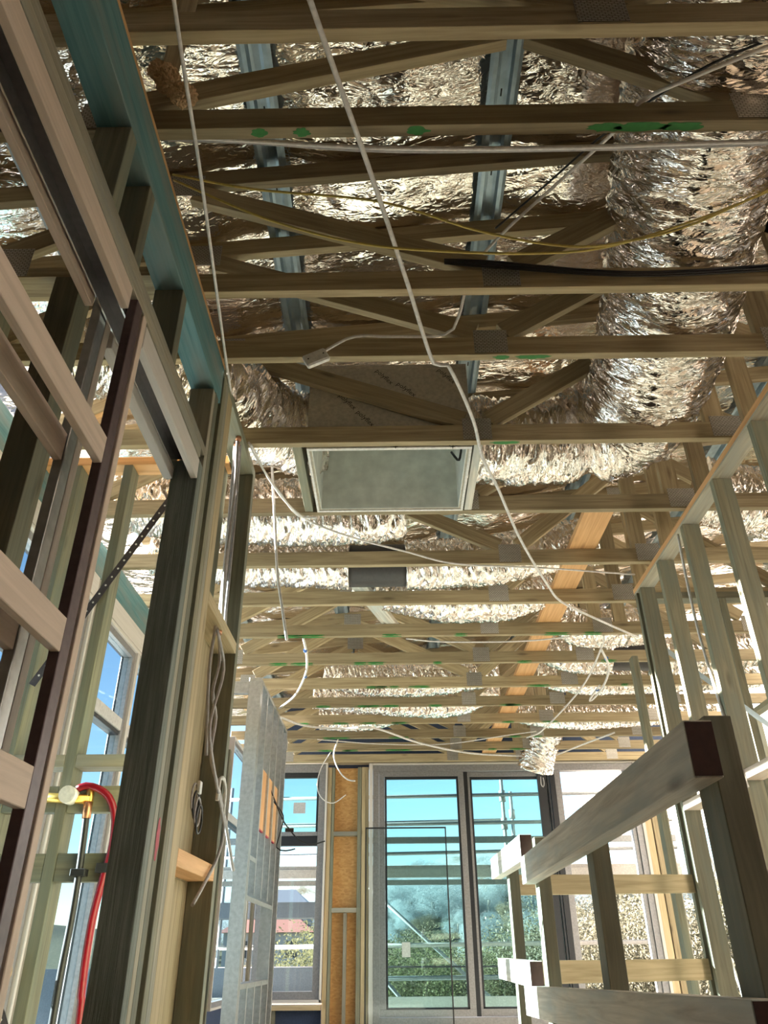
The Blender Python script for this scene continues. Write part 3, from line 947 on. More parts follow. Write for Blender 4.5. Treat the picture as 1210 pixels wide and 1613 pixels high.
# ------------------------------------------------------------------ steel stud wall in the far left
ss = thing('steel_stud_wall', 'galvanised steel stud wall with plywood infill near the far left window', 'wall frame', (-1.1, 6.8, 0))
def cstud(y, z0, z1, x0=-1.165, x1=-1.065):
    bm = bmesh.new()
    prof = [(x0, y + 0.042), (x0, y), (x1, y), (x1, y + 0.042), (x1 - 0.008, y + 0.042)]
    vs0 = [bm.verts.new((px, py, z0)) for px, py in prof]
    vs1 = [bm.verts.new((px, py, z1)) for px, py in prof]
    for k in range(len(prof) - 1):
        bm.faces.new((vs0[k], vs0[k + 1], vs1[k + 1], vs1[k]))
    o = bm_obj('steel_stud', bm, M['galv'], ss)
    md = o.modifiers.new('thick', 'SOLIDIFY'); md.thickness = 0.0012
for y in (6.0, 6.05, 6.36, 6.70, 7.04, 7.38):
    if y < 6.3 or y > 7.3:
        cstud(y, 0.0, 2.65)
    else:
        cstud(y, 1.11, 2.65); cstud(y, 0.0, 0.54)
cstud(7.66, 0.0, 2.65)
bb('end_channel', -1.285, -1.166, 6.0, 6.05, 2.55, 2.65, M['galv'], ss)
bb('head_track', -1.165, -1.065, 6.0, 7.70, 2.651, 2.68, M['galv'], ss)
bb('floor_track', -1.165, -1.065, 6.0, 7.70, -0.0, 0.0015, M['galv'], ss, 0)
for (z, a, b) in ((1.09, 6.10, 7.38), (0.545, 6.10, 7.38), (1.36, 6.06, 6.36)):
    bb('steel_nogging', -1.163, -1.067, a, b, z, z + 0.0016, M['galv'], ss, 0)
    bb('steel_nogging', -1.0685, -1.067, a, b, z - 0.03, z, M['galv'], ss, 0)
for (a, b) in ((6.405, 6.695), (6.745, 7.035), (7.085, 7.375)):
    bb('plywood_infill', -1.10, -1.082, a, b, 1.60, 2.06, M['orange'], ss)
    bb('red_edge', -1.10, -1.082, a, b, 1.59, 1.5995, M['redpaint'], ss, 0)

# ------------------------------------------------------------------ right wall frame
RX0, RX1 = 1.537, 1.627
rf = thing('stud_wall_frame', 'right timber stud wall frame beside the stair rail', 'wall frame', (1.58, 3.0, 0))
bb('top_plate', RX0, RX1, 0.1, 4.40, 2.657, 2.698, M['stud_grey'], rf)
bb('plate_edge_strip', RX0 - 0.0012, RX0, 0.1, 4.40, 2.668, 2.697, M['orange'], rf, 0)
for y in (4.355, 4.27, 3.90, 3.48, 3.04, 2.59, 2.14, 1.69):
    bb('stud', RX0, RX1, y, y + (0.036 if y > 4.2 else 0.04), 0.0, 2.656, M['stud'], rf)
for (a, b) in ((3.942, 4.268), (3.522, 3.898), (3.082, 3.478), (2.632, 3.038), (2.182, 2.588)):
    bb('nogging', RX0, RX1, a, b, 1.36, 1.40, M['primed'], rf)
rc = thing('stud_wall_frame', 'cross wall frame behind the right stud wall, with a blue-grey strap', 'wall frame', (2.3, 4.4, 0))
bb('top_plate', 1.63, 3.40, 4.44, 4.53, 2.655, 2.698, M['stud'], rc)
for x in (2.08, 2.60, 3.1):
    bb('stud', x, x + 0.045, 4.44, 4.53, 0.0, 2.654, M['stud'], rc)
board('strap', (1.66, 4.437, 2.33), (2.62, 4.437, 1.45), 0.032, 0.0015, M['bluesteel'], rc, (1, 0, 1))
fx = thing('stud_wall_frame', 'jamb frame of the room beyond the right wall, sunlit low down', 'wall frame', (1.6, 4.6, 0))
for (x0, x1, y0, y1) in ((1.70, 1.745, 4.70, 4.79), (1.85, 1.895, 5.6, 5.69)):
    bb('stud', x0, x1, y0, y1, 0.0, 2.69, M['stud'], fx)

# ------------------------------------------------------------------ stair balustrade
bal = thing('stair_balustrade', 'temporary timber stair rail with grey-blue posts, nearest the camera', 'railing', (0.5, 2.0, 0))
r1 = board('top_rail', (0.4825, 1.205, 0.977), (0.4825, 3.02, 0.966), 0.088, 0.045, M['rail'], bal)
bb('rail_end', 0.461, 0.504, 1.2035, 1.2048, 0.936, 1.018, M['endgrain'], bal, 0)
r2 = board('bottom_rail', (0.4825, 1.17, 0.606), (0.4825, 3.20, 0.565), 0.088, 0.045, M['rail'], bal)
bb('rail_end', 0.461, 0.504, 1.1685, 1.1698, 0.566, 0.648, M['endgrain'], bal, 0)
for (y, zt) in ((1.235, 1.036), (2.11, 0.955), (2.955, 1.072)):
    bb('post', 0.506, 0.551, y, y + 0.085 if y < 2 else y + 0.07, 0.0, zt, M['stud'], bal)
bal2 = thing('stair_balustrade', 'sunlit short return of the stair rail beyond the second post', 'railing', (0.5, 3.6, 0))
board('top_rail', (0.4825, 3.005, 1.043), (0.4825, 3.955, 1.058), 0.088, 0.045, M['rail'], bal2)
bb('rail_end', 0.461, 0.504, 3.0035, 3.0048, 1.001, 1.085, M['endgrain'], bal2, 0)
board('mid_rail', (0.4825, 3.03, 0.647), (0.4825, 3.955, 0.655), 0.078, 0.045, M['rail'], bal2)
bb('rail_end', 0.461, 0.504, 3.0285, 3.0298, 0.61, 0.684, M['endgrain'], bal2, 0)
bb('post', 0.506, 0.551, 3.70, 3.77, 0.0, 1.05, M['stud'], bal2)
bal3 = thing('stair_balustrade', 'pair of yellow-brown cross rails closing the far end of the stairwell', 'railing', (1.0, 4.1, 0))
board('cross_rail', (0.552, 3.90, 0.985), (1.535, 4.36, 1.018), 0.085, 0.035, M['yellow'], bal3)
board('cross_rail', (0.552, 3.90, 0.638), (1.535, 4.36, 0.640), 0.090, 0.035, M['yellow'], bal3)

# ------------------------------------------------------------------ ducting box (plenum)
pb = thing('ducting_box', 'large grey sheet-metal ducting box hanging open between two trusses', 'ducting box', (0, 3.1, 2.7))
BX0, BX1, BY0, BY1, BZ0, BZ1 = -0.378, 0.378, 2.812, 3.384, 2.703, 3.17
th = 0.022
bb('front_panel', BX0, BX1, BY0, BY0 + th, BZ0 + 0.0, BZ1, M['board'], pb)
bb('back_panel', BX0, BX1, BY1 - th, BY1, BZ0, BZ1, M['board'], pb)
bb('side_panel', BX0, BX0 + th, BY0 + th, BY1 - th, BZ0, BZ1, M['board'], pb)
bb('side_panel', BX1 - th, BX1, BY0 + th, BY1 - th, BZ0, BZ1, M['board'], pb)
bb('top_panel', BX0, BX1, BY0, BY1, BZ1, BZ1 + th, M['board'], pb)
e = 0.003
bb('metal_lining', BX0 + th, BX1 - th, BY1 - th - e, BY1 - th, BZ0 + 0.002, BZ1, M['liner'], pb, 0)
bb('metal_lining', BX0 + th, BX0 + th + e, BY0 + th + e, BY1 - th - e, BZ0 + 0.002, BZ1, M['liner'], pb, 0)
bb('metal_lining', BX1 - th - e, BX1 - th, BY0 + th + e, BY1 - th - e, BZ0 + 0.002, BZ1, M['liner'], pb, 0)
bb('metal_lining', BX0 + th, BX1 - th, BY0 + th, BY1 - th, BZ1 - e, BZ1, M['liner'], pb, 0)
for (a, b, c, d) in ((BX0, BX1, BY0 + 0.001, BY0 + 0.020), (BX0, BX1, BY1 - 0.014, BY1), (BX0, BX0 + 0.012, BY0 + 0.02, BY1 - 0.014), (BX1 - 0.012, BX1, BY0 + 0.02, BY1 - 0.014)):
    bb('white_rim', a, b, c, d, BZ0 - 0.006, BZ0, M['white'], pb)
tube('lifting_hook', [(0.30, 3.0, 2.80), (0.325, 2.98, 2.74), (0.335, 2.96, 2.74), (0.345, 2.96, 2.80)], 0.006, M['black_cable'], pb)
yfp = BY0 - 0.0012
def face_text(x, z, ang, size):
    c, s = math.cos(ang), math.sin(ang)
    mw = Matrix(((c, -s, 0, x), (0, 0, -1, yfp), (s, c, 0, z), (0, 0, 0, 1)))
    lettering('polyflex', size, mw, M['ink'], pb)
for (x, z, a) in ((-0.02, 3.115, -0.85), (0.085, 3.035, -0.75), (0.28, 3.115, -0.85), (-0.195, 2.965, -0.85), (-0.110, 2.865, -0.85), (-0.03, 2.775, -0.8), (0.26, 2.735, -0.85), (0.0, 2.74, -0.85), (-0.27, 3.06, -0.8)):
    face_text(x, z, a, 0.036)
tag(bb('trimmer', -0.442, -0.400, 2.806, 3.386, 2.703, 2.79, M['stud']), 'greenish trimmer board along the left side of the ducting box', 'timber trimmer')
tag(bb('trimmer', 0.386, 0.424, 2.806, 3.386, 2.703, 2.79, M['rail']), 'pale trimmer board along the right side of the ducting box', 'timber trimmer')

# ------------------------------------------------------------------ foil ducts
def duct(label, pts, r, **kw):
    d = Duct('foil_duct', pts, r, M['ductfoil'], None, **kw)
    tag(d.obj, label, 'duct', 'foil air ducts')
    return d
big = duct('largest foil air duct, running down the right side of the ceiling', [(0.98, 0.35, 3.12), (1.0, 0.9, 3.10), (1.05, 1.5, 3.08), (1.15, 2.1, 3.07), (1.215, 2.6, 3.05), (1.20, 3.0, 3.03), (1.02, 3.16, 3.02)],
           0.275, seed=1, pinch=((0.62, 0.05, 0.06), (1.72, 0.05, 0.05)))
rd = duct('foil duct bulging between two trusses to the right of the ducting box', [(0.372, 3.09, 2.94), (0.55, 3.09, 2.925), (0.85, 3.10, 2.93), (1.12, 3.09, 2.97), (1.34, 3.05, 3.02)],
          0.215, seed=2, pinch=((0.60, 0.22, 0.05), (0.9, 0.05, 0.08)))
print_on_duct('10" - 12"', 0.05, rd, 0.80, math.pi * 1.0 - 0.35, M['ink'], -1, 0.02)
print_on_duct('10" R5', 0.05, rd, 0.80, math.pi * 1.0 - 0.75, M['ink'], -1, 0.02)
ld = duct('foil duct entering the left side of the ducting box', [(-1.45, 2.50, 3.03), (-1.1, 2.56, 3.03), (-0.80, 2.75, 3.01), (-0.60, 3.0, 2.985), (-0.43, 3.09, 2.985), (-0.372, 3.09, 2.985)],
          0.205, seed=3)
l3 = duct('foil duct elbow just beyond the ducting box', [(-1.5, 3.64, 2.95), (-1.0, 3.71, 2.91), (-0.5, 3.72, 2.895), (-0.12, 3.72, 2.90), (0.06, 3.72, 2.93)], 0.19, seed=4, pinch=((0.62, 0.10, 0.05),))
l4 = duct('foil duct that ends at the black collar on the left', [(-1.5, 4.28, 2.95), (-1.0, 4.30, 2.88), (-0.6, 4.30, 2.86), (-0.26, 4.30, 2.85)], 0.15, seed=5)
tag(tube('duct_collar', [(-0.27, 4.31, 2.845), (0.10, 4.31, 2.845)], 0.135, M['black_duct'], None, 32, 0.03), 'black duct collar joining two foil ducts beyond the ducting box', 'duct collar')
l5 = duct('foil duct sagging to the right of the black duct collar', [(0.09, 4.31, 2.85), (0.35, 4.32, 2.86), (0.62, 4.33, 2.88), (0.9, 4.33, 2.94), (1.3, 4.3, 3.0)], 0.155, seed=6)
l6 = duct('foil duct sagging below the chords beside the orange board', [(-0.25, 4.86, 3.0), (0.1, 4.88, 2.93), (0.45, 4.9, 2.875), (0.8, 4.9, 2.885), (1.1, 4.88, 2.98)], 0.165, seed=7)
r5 = duct('foil duct just right of the orange board, before the black sleeve', [(1.24, 5.38, 2.98), (1.40, 5.45, 2.88), (1.62, 5.46, 2.86), (1.95, 5.46, 2.88)], 0.14, seed=8)
tag(tube('duct_sleeve', [(1.80, 6.08, 2.86), (2.15, 6.10, 2.86)], 0.12, M['black_duct'], None, 28, 0.03), 'black duct sleeve between two foil ducts at the far right', 'duct collar')
r6 = duct('foil duct running left from the black sleeve at the far right', [(1.28, 6.05, 2.95), (1.5, 6.06, 2.87), (1.81, 6.08, 2.86)], 0.145, seed=9)
r7 = duct('foil duct running right from the black sleeve behind the stud wall', [(2.14, 6.1, 2.86), (2.6, 6.1, 2.87), (3.2, 6.1, 2.95)], 0.15, seed=10)
r8 = duct('long foil duct lying across the far right trusses', [(1.30, 6.62, 2.95), (1.7, 6.65, 2.87), (2.4, 6.66, 2.88), (3.3, 6.66, 2.92)], 0.15, seed=11)
f1 = duct('foil duct sagging between the far trusses left of the orange board', [(-0.75, 7.2, 2.92), (-0.3, 7.2, 2.87), (0.2, 7.22, 2.83), (0.6, 7.22, 2.84), (1.0, 7.2, 2.98)], 0.145, seed=12)
f2 = duct('foil duct with black print above the far trusses on the left', [(-0.60, 6.65, 2.95), (-0.2, 6.66, 2.875), (0.4, 6.66, 2.87), (0.95, 6.64, 2.95)], 0.145, seed=13)
print_on_duct('R1.0 250MM', 0.045, f2, 0.35, math.pi * 1.0 - 0.75, M['ink'], 1, 0.016)
print_on_duct('R1.0 250MM', 0.045, f2, 1.15, math.pi * 1.0 - 0.75, M['ink'], 1, 0.016)
f3 = duct('short foil duct end above the far left window', [(-0.75, 7.82, 2.86), (-0.3, 7.82, 2.84), (0.1, 7.82, 2.92)], 0.13, seed=14)
f4 = duct('foil duct lying along the last trusses at the far right', [(1.25, 7.8, 2.92), (1.8, 7.82, 2.85), (2.5, 7.82, 2.87), (3.3, 7.8, 2.92)], 0.14, seed=15)
hd = duct('short crumpled foil duct hanging open in front of the far doors', [(1.80, 8.40, 3.06), (1.74, 8.62, 2.90), (1.66, 8.84, 2.70), (1.61, 8.92, 2.53)], lambda t: 0.165 + 0.03 * t, seed=16, wrinkle=0.03)
print_on_duct('R1.0 200MM', 0.045, hd, 0.33, math.pi * 1.5, M['ink'], 1, 0.02)
tag(tube('wire_hook', [(1.66, 8.86, 2.44), (1.655, 8.86, 2.36), (1.675, 8.86, 2.33), (1.69, 8.86, 2.37), (1.685, 8.86, 2.43)], 0.006, M['grey_cable']), 'small wire loop under the hanging foil duct', 'wire')

d9 = duct('foil duct beyond the right stud wall', [(1.78, 3.70, 3.0), (2.1, 3.71, 2.93), (2.6, 3.71, 2.93), (3.2, 3.70, 3.0)], 0.19, seed=21)
# fibre insulation tuft by the beam
rnd = random.Random(3)
bm = bmesh.new()
for k in range(9):
    c = Vector((-0.635 + 0.011 * k, 1.20 + rnd.uniform(-0.015, 0.015), 2.85 - 0.013 * k + rnd.uniform(-0.01, 0.01)))
    mtx = Matrix.Translation(c) @ Matrix.Diagonal((0.026, 0.026, 0.034, 1))
    bmesh.ops.create_icosphere(bm, subdivisions=4, radius=1.0, matrix=mtx)
for v in bm.verts:
    v.co += v.normal * (0.006 * noise.noise(v.co * 60) + 0.009 * noise.noise(v.co * 260))
tf = bm_obj('insulation_tuft', bm, M['insul'])
tag(tf, 'fluffy brown insulation tuft stuffed beside the teal beam', 'insulation')

# ------------------------------------------------------------------ cables
CB = {
'hang_near':[(-0.485,0.869,2.62),(-0.503,1.062,2.62),(-0.526,1.346,2.62),(-0.568,1.767,2.62),(-0.614,2.148,2.66),(-0.646,2.427,2.69)],
'main_white':[(-0.184,0.887,2.65),(-0.124,1.101,2.65),(-0.034,1.417,2.65),(0.063,1.779,2.65),(0.173,2.195,2.65),(0.227,2.206,2.65),(0.353,2.545,2.65),(0.422,2.828,2.65),(0.525,3.1,2.65),(0.707,3.62,2.65),(0.95,4.194,2.65),(1.09,4.464,2.65),(1.38,4.757,2.65),(1.753,5.107,2.65)],
'flat_pair':[(-0.649,1.325,2.757),(-0.379,1.325,2.726),(-0.086,1.325,2.690),(0.166,1.325,2.675),(0.523,1.325,2.672),(0.884,1.325,2.682),(1.174,1.325,2.688),(1.5,1.325,2.70)],
'yellow_a':[(-0.716,1.6,2.968),(-0.436,1.6,2.885),(-0.018,1.6,2.811),(0.301,1.6,2.66),(0.569,1.6,2.587),(0.769,1.6,2.612),(0.982,1.6,2.69),(1.315,1.6,2.885),(1.5,1.6,2.99)],
'yellow_b':[(-0.712,1.61,2.952),(-0.386,1.61,2.749),(-0.098,1.61,2.631),(0.178,1.61,2.585),(0.471,1.61,2.57),(0.691,1.61,2.597),(0.992,1.61,2.717),(1.319,1.61,2.883),(1.5,1.61,2.97)],
'black_bundle':[(0.202,1.852,2.805),(0.358,1.852,2.783),(0.86,1.852,2.728),(1.42,1.852,2.75)],
'white_drop':[(1.046,1.1,2.776),(0.833,1.15,2.714),(0.718,1.25,2.763),(0.701,1.45,2.91),(0.441,1.85,2.982),(0.316,1.95,2.882),(0.268,2.1,2.792),(0.218,2.17,2.772),(0.022,2.17,2.766),(-0.126,2.17,2.769),(-0.21,2.17,2.721),(-0.241,2.17,2.696)],
'black_drop':[(1.074,1.12,2.845),(0.851,1.17,2.767),(0.716,1.47,2.974),(0.564,1.8,3.126),(0.406,1.9,3.044)],
'long_ceiling':[(-0.632,2.762,2.7),(-0.593,2.954,2.68),(-0.525,3.242,2.68),(-0.417,3.451,2.68),(-0.191,3.639,2.68),(0.089,3.804,2.68),(0.388,3.964,2.68),(0.919,4.036,2.68),(1.472,4.137,2.68)],
'drop_plate':[(-0.619,2.749,2.68),(-0.588,2.981,2.68),(-0.545,3.152,2.68),(-0.477,3.383,2.68),(-0.38,3.405,2.68)],
'hang_mid':[(-0.606,3.2,2.915),(-0.573,3.2,2.618),(-0.534,3.2,2.269),(-0.498,3.2,2.075),(-0.469,3.2,1.928)],
'loop_left':[(-0.64,5.178,2.7),(-0.637,5.4,2.66),(-0.687,5.838,2.66),(-0.84,6.426,2.66),(-1.031,6.826,2.66)],
'loop_right':[(1.539,5.18,2.7),(1.552,5.359,2.66),(1.606,6.329,2.66),(1.509,7.681,2.66),(1.395,7.983,2.66)],
'loop_right2':[(1.504,5.195,2.6),(1.631,5.512,2.6),(1.693,5.766,2.6),(1.731,6.141,2.6),(1.719,6.462,2.6),(1.696,6.406,2.6),(1.695,6.055,2.6)],
'far_long':[(-1.082,7.113,2.67),(-0.866,7.461,2.67),(-0.499,7.595,2.67),(-0.181,7.583,2.67),(0.278,8.196,2.67),(0.861,8.685,2.67),(1.528,8.868,2.67)],
'far_hang':[(-0.612,8.6,2.825),(-0.657,8.6,2.637),(-0.59,8.6,2.466),(-0.497,8.6,2.378),(-0.414,8.6,2.364)],
'far_right':[(1.86,8.895,2.68),(2.073,8.365,2.68),(2.284,7.889,2.68)],
'far_thin':[(-0.798,8.099,2.69),(-0.13,8.319,2.69),(0.558,8.347,2.69),(1.201,7.991,2.69),(1.475,7.847,2.69)],
'mid_cross':[(0.106,5.187,2.69),(0.386,5.259,2.69),(0.945,5.263,2.69),(1.3,5.184,2.69)],
'stud_white':[(1.53,3.543,2.628),(1.53,3.563,2.402),(1.53,3.567,2.123),(1.53,3.545,1.917),(1.53,3.522,1.754),(1.53,3.485,1.538),(1.53,3.433,1.323)],
'wallbundle':[(-0.68,2.705,2.684),(-0.68,2.738,2.472),(-0.68,2.764,2.175),(-0.68,2.776,1.896),(-0.68,2.795,1.836)],
'wallbundle2':[(-0.66,2.665,2.637),(-0.66,2.714,2.424),(-0.66,2.695,2.081),(-0.66,2.742,1.841)],
'wallbundle_low':[(-0.66,2.654,1.779),(-0.66,2.63,1.61),(-0.66,2.697,1.4),(-0.66,2.729,1.319)],
'wallbundle_low2':[(-0.66,2.693,1.795),(-0.66,2.774,1.685),(-0.66,2.719,1.544),(-0.66,2.811,1.476),(-0.66,2.796,1.334),(-0.64,2.878,1.239),(-0.63,3.059,1.113),(-0.62,3.176,1.004),(-0.62,3.205,0.996)],
'wallbundle_low3':[(-0.64,2.597,1.744),(-0.64,2.751,1.677),(-0.64,2.763,1.606),(-0.64,2.668,1.459),(-0.64,2.662,1.369),(-0.635,2.81,1.248),(-0.63,2.989,1.125),(-0.63,2.95,1.024),(-0.63,2.778,0.918),(-0.63,2.638,0.844)],
'corner_black':[(-1.09,7.0,1.99),(-0.995,7.2,1.772),(-0.934,7.2,1.693),(-0.845,7.2,1.603),(-0.731,7.2,1.561),(-0.608,7.2,1.586)],
'corner_black2':[(-1.09,7.2,1.93),(-0.991,7.2,1.799),(-1.006,7.2,1.667),(-1.031,7.2,1.538),(-0.951,7.2,1.511),(-0.868,7.2,1.526)],
}
WL1 = [(1.712, 4.65, 1.349), (1.749, 4.65, 1.222), (1.777, 4.65, 1.108), (1.752, 4.65, 1.061), (1.751, 4.65, 0.921), (1.764, 4.65, 0.683), (1.792, 4.65, 0.527), (1.792, 4.65, 0.397)]
WL2 = [(-0.735, 9.2, 2.824), (-0.856, 9.2, 2.613), (-0.886, 9.2, 2.413), (-0.822, 9.2, 2.287), (-0.696, 9.2, 2.237), (-0.551, 9.2, 2.326)]
def cable(key, label, r, m, flat=1.0, name='cable', group=None, seg=8):
    return tag(tube(name, CB[key], r, M[m], None, seg, 0.03, True, flat), label, 'cable', group or 'electrical cables')
cable('hang_near', 'white cable slung along the teal beam on the left', 0.0052, 'white_cable')
cable('main_white', 'long thick white cable slung diagonally under the trusses, across the middle', 0.0075, 'white_cable')
cable('yellow_a', 'upper one of the two yellow cables sagging across the trusses', 0.004, 'yellow_cable')
cable('yellow_b', 'lower one of the two yellow cables sagging across the trusses', 0.004, 'yellow_cable')
cable('white_drop', 'white cable looping from the upper right to the junction box', 0.0058, 'white_cable')
cable('black_drop', 'black cable beside the white one at the upper right', 0.004, 'black_cable')
cable('long_ceiling', 'white cable crossing from the left wall just beyond the ducting box', 0.0055, 'white_cable')
cable('drop_plate', 'short white cable sagging from the left wall plate to the ducting box', 0.0055, 'white_cable')
cable('hang_mid', 'white cable hanging straight down left of the ducting box', 0.0065, 'white_cable')
cable('loop_left', 'white cable pair with blue ties looping down to the steel stud wall', 0.009, 'white_cable')
cable('loop_right', 'white cable running from the tied loop to the hanging duct', 0.0075, 'white_cable')
cable('loop_right2', 'white cable coil tied up near the right stud wall', 0.009, 'white_cable')
cable('far_long', 'white cable from the steel stud wall to the hanging foil duct', 0.011, 'white_cable')
cable('far_hang', 'white cable end curling down in front of the strand board', 0.008, 'white_cable')
cable('far_right', 'white cable going right from the hanging foil duct', 0.009, 'white_cable')
cable('far_thin', 'thin pale cable across the far trusses', 0.005, 'white_cable')
cable('mid_cross', 'white cable crossing the orange board in the middle distance', 0.006, 'white_cable')
cable('stud_white', 'white cable running down a stud of the right wall', 0.0075, 'white_cable')
for k, dz in enumerate((0.0, 0.012)):
    pts = [(x, y + 0.012 * k, z + dz * (0.4 + 0.6 * math.sin(i * 1.3) ** 2)) for i, (x, y, z) in enumerate(CB['flat_pair'])]
    tag(tube('cable', pts, 0.0065, M['grey_cable'] if k else M['white_cable'], None, 8, 0.03), ['white cable stretched level under the second truss', 'greyer cable twinned with the white one under the second truss'][k], 'cable', 'electrical cables')
for k in range(4):
    pts = [(x, y - 0.002 - 0.004 * (k % 2), z + 0.008 * k * (1 if i % 2 else 0.6)) for i, (x, y, z) in enumerate(CB['black_bundle'])]
    tag(tube('cable', pts, 0.004, M['black_cable'], None, 8, 0.03), 'black cable in the bundle lying on the third truss chord', 'cable', 'black cables on the third truss')
for (key, lab, r) in (('wallbundle', 'grey cable at the back of the left cavity bundle', 0.007), ('wallbundle2', 'grey cable at the front of the left cavity bundle', 0.007),
                      ('wallbundle_low', 'short grey cable below the upper nogging, tied off', 0.006), ('wallbundle_low2', 'grey cable below the nogging that ends by the steel wall', 0.0065),
                      ('wallbundle_low3', 'grey cable below the nogging whose end hangs lowest', 0.006)):
    cable(key, lab, r, 'grey_cable')
for k in range(2):
    pts = [(x + 0.012 + 0.008 * k, y - 0.016 + 0.03 * k, z) for (x, y, z) in CB['wallbundle']]
    tag(tube('cable', pts, 0.006, M['grey_cable']), ['thin grey cable left of the middle of the cavity bundle', 'thin grey cable right of the middle of the cavity bundle'][k], 'cable', 'electrical cables')
cable('corner_black', 'black lead drooping from the plywood toward the corner window', 0.006, 'black_cable')
cable('corner_black2', 'curled black lead beside the corner window', 0.006, 'black_cable')
bb2 = bb('cable_plug', -0.965, -0.89, 7.19, 7.215, 1.665, 1.695, M['rubber']); tag(bb2, 'black plug on the lead near the corner window', 'plug')
for (p, lab) in (((-0.64, 5.33, 2.66), 'upper blue tie on the left cable loop'), ((-0.70, 5.92, 2.66), 'lower blue tie on the left cable loop'), ((1.60, 5.43, 2.61), 'upper blue tie on the right cable loop'), ((1.70, 6.16, 2.60), 'lower blue tie on the right cable loop')):
    tag(tube('cable_tie', [Vector(p) + Vector((0, -0.012, 0.0)), Vector(p) + Vector((0, 0.012, 0.0))], 0.014, M['bluetie'], None, 10, 0.1, False), lab, 'cable tie', 'blue cable ties')
tag(tube('cable', WL1, 0.009, M['white_cable']), 'white cable drooping low behind the right stud wall', 'cable', 'electrical cables')
tag(tube('cable', WL2, 0.006, M['white_cable']), 'thin cable loop hanging over the corner window edge', 'cable', 'electrical cables')
# junction box
jb = thing('junction_box', 'white plastic junction box hanging in front of the fourth truss', 'junction box', (-0.275, 2.165, 2.66))
jbody = board('box_body', (-0.315, 2.172, 2.640), (-0.232, 2.172, 2.683), 0.058, 0.026, M['white'], jb, (0, 0, 1), 0.006)
for s in (-0.028, 0.028):
    tube('lid_screw', [(-0.2735 + s, 2.1585, 2.6615 + s * 0.5), (-0.2735 + s, 2.157, 2.6615 + s * 0.5)], 0.003, M['ink'], jbody, 8, 0.1, False)
# electrical box and loose wires low in the cavity
eb = thing('switch_bracket', 'dark coil of loose wires in the left wall cavity', 'wires', (-0.68, 2.75, 1.1))
for k in range(4):
    c = Vector((-0.66 + 0.004 * k, 2.63 + 0.015 * k, 1.16 - 0.02 * k))
    ring = [c + Vector((0, math.cos(a) * 0.04, math.sin(a) * 0.045)) for a in [j * math.pi / 4 for j in range(9)]]
    tube('wire_coil', ring, 0.0035, M['black_cable'] if k % 2 else M['grey_cable'], eb, 6, 0.02)
bb('white_connector', -0.655, -0.645, 2.63, 2.66, 1.175, 1.215, M['white'], eb)
tag(tube('white_conduit', [(-0.635, 2.86, 1.19), (-0.635, 2.87, 1.265), (-0.632, 2.93, 1.275), (-0.63, 2.96, 1.235), (-0.63, 2.96, 1.16)], 0.007, M['white']), 'small white bent bracket on the left wall end stud', 'bracket')

# loose glass pane standing in front of the first far door
gp = thing('glass_sheet', 'loose black-edged glass sheet leaning in front of the left far door', 'glass sheet', (0.15, 9.18, 0))
gx0, gx1, gz1 = -0.31, 0.575, 1.955
bb('pane', gx0, gx1, 9.190, 9.196, 0.0, gz1, M['glass_clear'], gp, 0)
for (a, b, c, d) in ((gx0 - 0.012, gx0, 0.0, gz1), (gx1, gx1 + 0.014, 0.0, gz1), (gx0 - 0.012, gx1 + 0.014, gz1, gz1 + 0.016)):
    bb('black_edge', a, b, 9.188, 9.198, c, d, M['rubber'], gp, 0)

# ------------------------------------------------------------------ outside: scaffold
sf = thing('scaffold', 'galvanised tube scaffold with planks outside the far doors', 'scaffold', (0.8, 10.8, -3.6))
YS = 10.5
def led(x0, x1, z0, z1, r=0.024, y=YS, m='scaf'):
    tube('ledger', [(x0, y, z0), (x1, y, z1)], r, M[m], sf, 10, 1, False)
led(-2.6, 3.6, 2.50, 2.56); led(-2.6, 1.55, 2.285, 2.345, 0.022, 11.3); led(-2.6, 3.6, 2.165, 2.215)
led(-2.6, 3.6, 1.80, 1.885, 0.022)
bb('guard_plank', -2.6, 3.6, YS - 0.03, YS + 0.03, 1.955, 2.03, M['scaf'], sf)
bb('plank', -2.6, 3.6, YS + 0.0, YS + 0.45, 1.66, 1.70, M['plank'], sf)
bb('plank', -2.6, 3.6, YS - 0.02, YS + 0.02, 1.56, 1.66, M['plank'], sf)
bb('plank', -2.6, 3.6, YS + 0.3, YS + 0.34, 1.50, 1.56, M['scaf'], sf)
led(-2.6, 3.6, 0.815, 0.855, 0.026, 11.3, 'plank'); led(-2.6, 3.6, 0.455, 0.485, 0.026, 11.3)
led(-2.6, 3.6, 0.60, 0.585, 0.010, 11.3, 'darksteel')
for (x, y) in ((1.44, YS + 0.05), (1.66, 11.3), (3.15, YS + 0.05), (-2.3, YS + 0.05), (-2.3, 11.3)):
    tube('standard', [(x, y, -3.6), (x, y, 2.80 if x < 1.6 or x > 2 else 2.72)], 0.024, M['scaf'], sf, 10, 1, False)
for z in (2.53, 2.19, 1.83):
    tube('coupler', [(1.44, YS + 0.05, z - 0.07), (1.44, YS + 0.05, z + 0.07)], 0.042, M['scaf'], sf, 8, 1, False)
    tube('coupler', [(1.66, 11.3, z - 0.17), (1.66, 11.3, z - 0.05)], 0.042, M['scaf'], sf, 8, 1, False)
tube('diagonal_brace', [(-0.6, 11.33, 1.72), (1.5, 11.33, 0.0)], 0.022, M['scaf'], sf, 10, 1, False)
tube('diagonal_brace', [(-0.9, 11.36, 1.22), (1.2, 11.36, -0.9)], 0.022, M['scaf'], sf, 10, 1, False)
bb('toe_board', -2.6, 3.6, YS + 0.32, YS + 0.36, 0.12, 0.29, M['plank'], sf)
